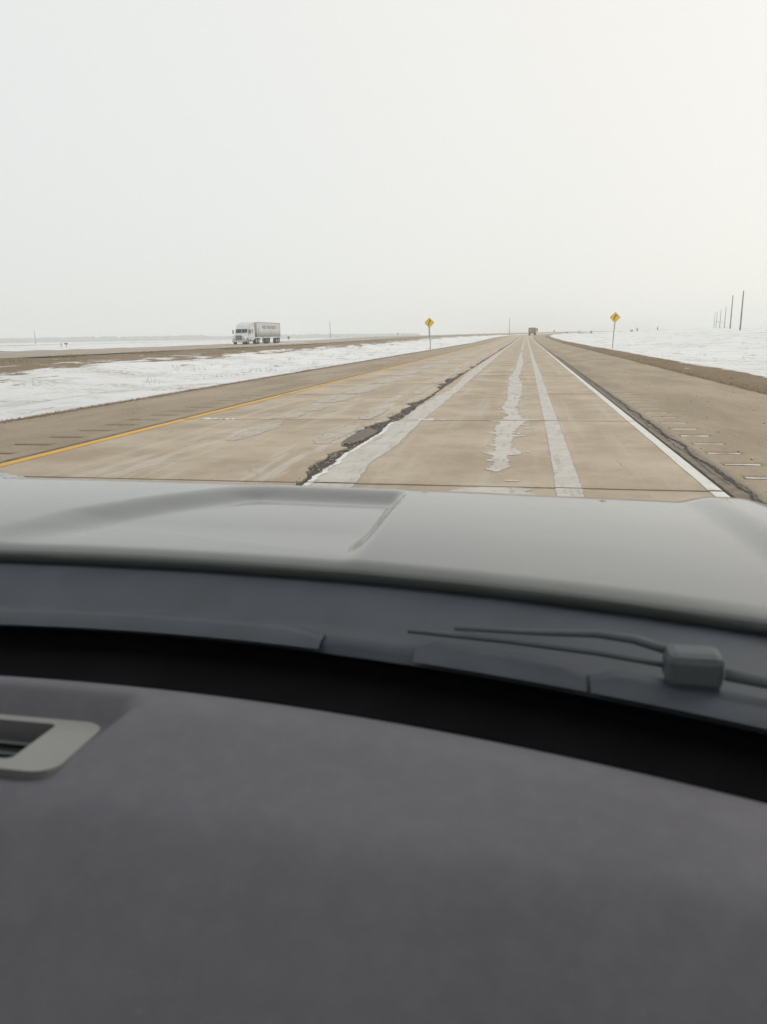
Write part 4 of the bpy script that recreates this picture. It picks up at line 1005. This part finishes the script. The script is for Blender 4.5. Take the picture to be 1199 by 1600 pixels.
    for i in range(nu - 1):
        Fc.append(((n - 1) * nu + i, (n - 1) * nu + i + 1, b + i + 1, b + i)); Fc.append((b + nu + i, b + nu + i + 1, i + 1, i))
    dash = pydata('dashboard', V, Fc, MAT['dash'], car, smooth=True)
    # trench between dashboard and glass, its deep shade put in as black
    V = []; Fc = []; U = np.linspace(-1.05, 1.05, 41)
    for u in U: V += [(u, dash_front(u) + 0.010, 0.90), (u, dash_front(u) + 0.045, 0.925), (u, glass_base(u) - 0.006, 0.935), (u, glass_base(u) - 0.001, 0.9475), (u, glass_base(u) + 0.03, 0.60)]
    for i in range(40):
        for k in range(3): Fc.append((5 * i + k, 5 * i + k + 1, 5 * i + 6 + k, 5 * i + 5 + k))
        Fc.append((5 * i + 2, 5 * i + 4, 5 * i + 9, 5 * i + 7))
    pydata('defroster_trench', V, Fc, MAT['black'], car)
    # centre vent: silver surround, black throat, slats
    def ring(ax0, ax1, ay0, ay1, r, m=6):
        P = []
        for (px, py, a0) in ((ax1 - r, ay1 - r, 0), (ax0 + r, ay1 - r, 90), (ax0 + r, ay0 + r, 180), (ax1 - r, ay0 + r, 270)):
            for t in range(m + 1):
                a = R(a0 + 90 * t / m); P.append((px + r * math.cos(a), py + r * math.sin(a)))
        return P
    def on(p, d): return (p[0] - 0.22 * (p[1] - 0.512), p[1], 0.978 + float(np.interp(p[1], [0.500, 0.510, 0.645], [0, -0.004, -0.034])) + d)
    O = ring(-0.44, 0.152, 0.508, 0.645, 0.026); I = ring(-0.42, 0.098, 0.533, 0.632, 0.008); Nn = len(O)
    bm = bmesh.new()
    o0 = [bm.verts.new(on(p, -0.006)) for p in O]; o1 = [bm.verts.new(on((p[0] * 0.995 + 0.0, p[1] * 0.998 + 0.001), 0.008)) for p in O]
    i1 = [bm.verts.new(on(p, 0.007)) for p in I]; i0 = [bm.verts.new(on((p[0], p[1] + 0.004), -0.045)) for p in I]
    for k in range(Nn):
        q = (k + 1) % Nn
        bm.faces.new((o0[k], o0[q], o1[q], o1[k])); bm.faces.new((o1[k], o1[q], i1[q], i1[k])); bm.faces.new((i1[k], i1[q], i0[q], i0[k]))
    vent = done('air_vent', bm, MAT['silver'], car)
    bm = bmesh.new(); bm.faces.new([bm.verts.new(on((p[0], p[1] + 0.004), -0.040)) for p in I]); done('throat', bm, MAT['black'], vent)
    for yy in (0.552, 0.582, 0.610):
        bm = bmesh.new(); z = on((0, yy), 0)[2] - 0.012; prism(bm, [(yy, z), (yy + 0.010, z - 0.012), (yy + 0.012, z - 0.010), (yy + 0.002, z + 0.002)], 'x', -0.42, 0.098); done('slat', bm, MAT['wiper'], vent)
    # cowl between bonnet and glass
    V = []; Fc = []; U = np.linspace(-1.08, 1.08, 61)
    for u in U:
        g = glass_base(u); h = hood_rear(u)
        V += [(u, g + 0.004, 0.945), (u, g + 0.012, 0.962), (u, g + 0.04, 0.965), (u, g + 0.08, 0.962), (u, h - 0.015, hood_z(u, h) - 0.016), (u, h + 0.03, hood_z(u, h) - 0.022), (u, h + 0.05, 0.55)]
    for i in range(60):
        for k in range(6): Fc.append((7 * i + k, 7 * i + k + 1, 7 * i + 8 + k, 7 * i + 7 + k))
    cowl = pydata('cowl', V, Fc, MAT['cowl'], car, smooth=True)
    for ua, ub in ((-0.95, 0.30), (0.425, 0.628), (0.632, 0.95)):                                # scuttle panels with a seam between them
        bm = bmesh.new(); Uq = np.linspace(ua, ub, 24); A = []
        for u in Uq:
            g = glass_base(u); e = 1 - float(sst(min(u - ua, ub - u), 0, 0.03))
            A.append([bm.verts.new(p) for p in ((u, g - 0.006, 0.962), (u, g + 0.018 - 0.01 * e, 0.9715 - 0.004 * e), (u, g + 0.048 - 0.02 * e, 0.9705 - 0.003 * e), (u, g + 0.060 - 0.02 * e, 0.955))])
        for a, c in zip(A[:-1], A[1:]):
            for k in range(3): bm.faces.new((a[k], a[k + 1], c[k + 1], c[k]))
        done('scuttle_panel', bm, MAT['cowl'], cowl, smooth=True)
    # wipers parked low: cap, arm and blade
    for pu in (0.742, -0.42):
        def P(u, dy, dz): return (u, glass_base(u) + dy, 0.966 + dz)
        bm = bmesh.new(); box(bm, P(pu, 0.055, 0.022), (0.060, 0.042, 0.042), 0.010); cap = done('wiper_pivot', bm, MAT['wiper'], car)
        bm = bmesh.new(); tube(bm, [P(pu - 0.02, 0.06, 0.034), P(pu - 0.06, 0.062, 0.040), P(pu - 0.10, 0.06, 0.040), P(pu - 0.17, 0.055, 0.032), P(pu - 0.27, 0.05, 0.024)], [0.006, 0.006, 0.005, 0.004, 0.003], 8)
        done('wiper_arm', bm, MAT['wiper'], cap, True)
        bm = bmesh.new(); tube(bm, [P(pu - 0.02, 0.05, 0.020), P(pu - 0.10, 0.048, 0.022), P(pu - 0.20, 0.045, 0.020), P(pu - 0.33, 0.040, 0.016)], [0.003, 0.004, 0.004, 0.003], 6)
        done('wiper_blade', bm, MAT['wiper'], cap, True)
        bm = bmesh.new(); tube(bm, [P(pu + 0.03, 0.05, 0.022), P(pu + 0.09, 0.055, 0.020), P(pu + 0.15, 0.05, 0.014)], 0.007, 8); done('washer_hose', bm, MAT['wiper'], cap, True)
    # steering wheel on the left
    bm = bmesh.new(); c = Vector((-0.40, 0.16, 0.92)); tl = Matrix.Rotation(R(-62), 3, 'X')
    tube(bm, [c + tl @ Vector((0.185 * math.cos(a), 0.185 * math.sin(a), 0)) for a in np.linspace(0, 2 * math.pi, 33)], 0.015, 8)
    for a in (R(-90), R(10), R(170)): tube(bm, [c, c + tl @ Vector((0.18 * math.cos(a), 0.18 * math.sin(a), 0))], 0.016, 6)
    tube(bm, [c, c + tl @ Vector((0, 0, -0.22))], 0.03, 8); done('steering_wheel', bm, MAT['trim'], car)
build_car()

# ------------------------------------------------------------------ winter haze
def build_haze():
    g = N('winter_haze'); g.t.nodes.remove(g.p); v = g.n('ShaderNodeVolumePrincipled')
    v.inputs['Color'].default_value = (0.97, 0.985, 0.975, 1); v.inputs['Density'].default_value = 0.0010; v.inputs['Anisotropy'].default_value = 0.0
    g.l(v.outputs[0], g.out.inputs['Volume'])
    bm = bmesh.new(); box(bm, (100, 1700, 6.75), (8600, 5000, 19.5))
    o = done('haze', bm, g.m); kind(o, 'stuff', 'thin white winter haze over the plain')
build_haze()
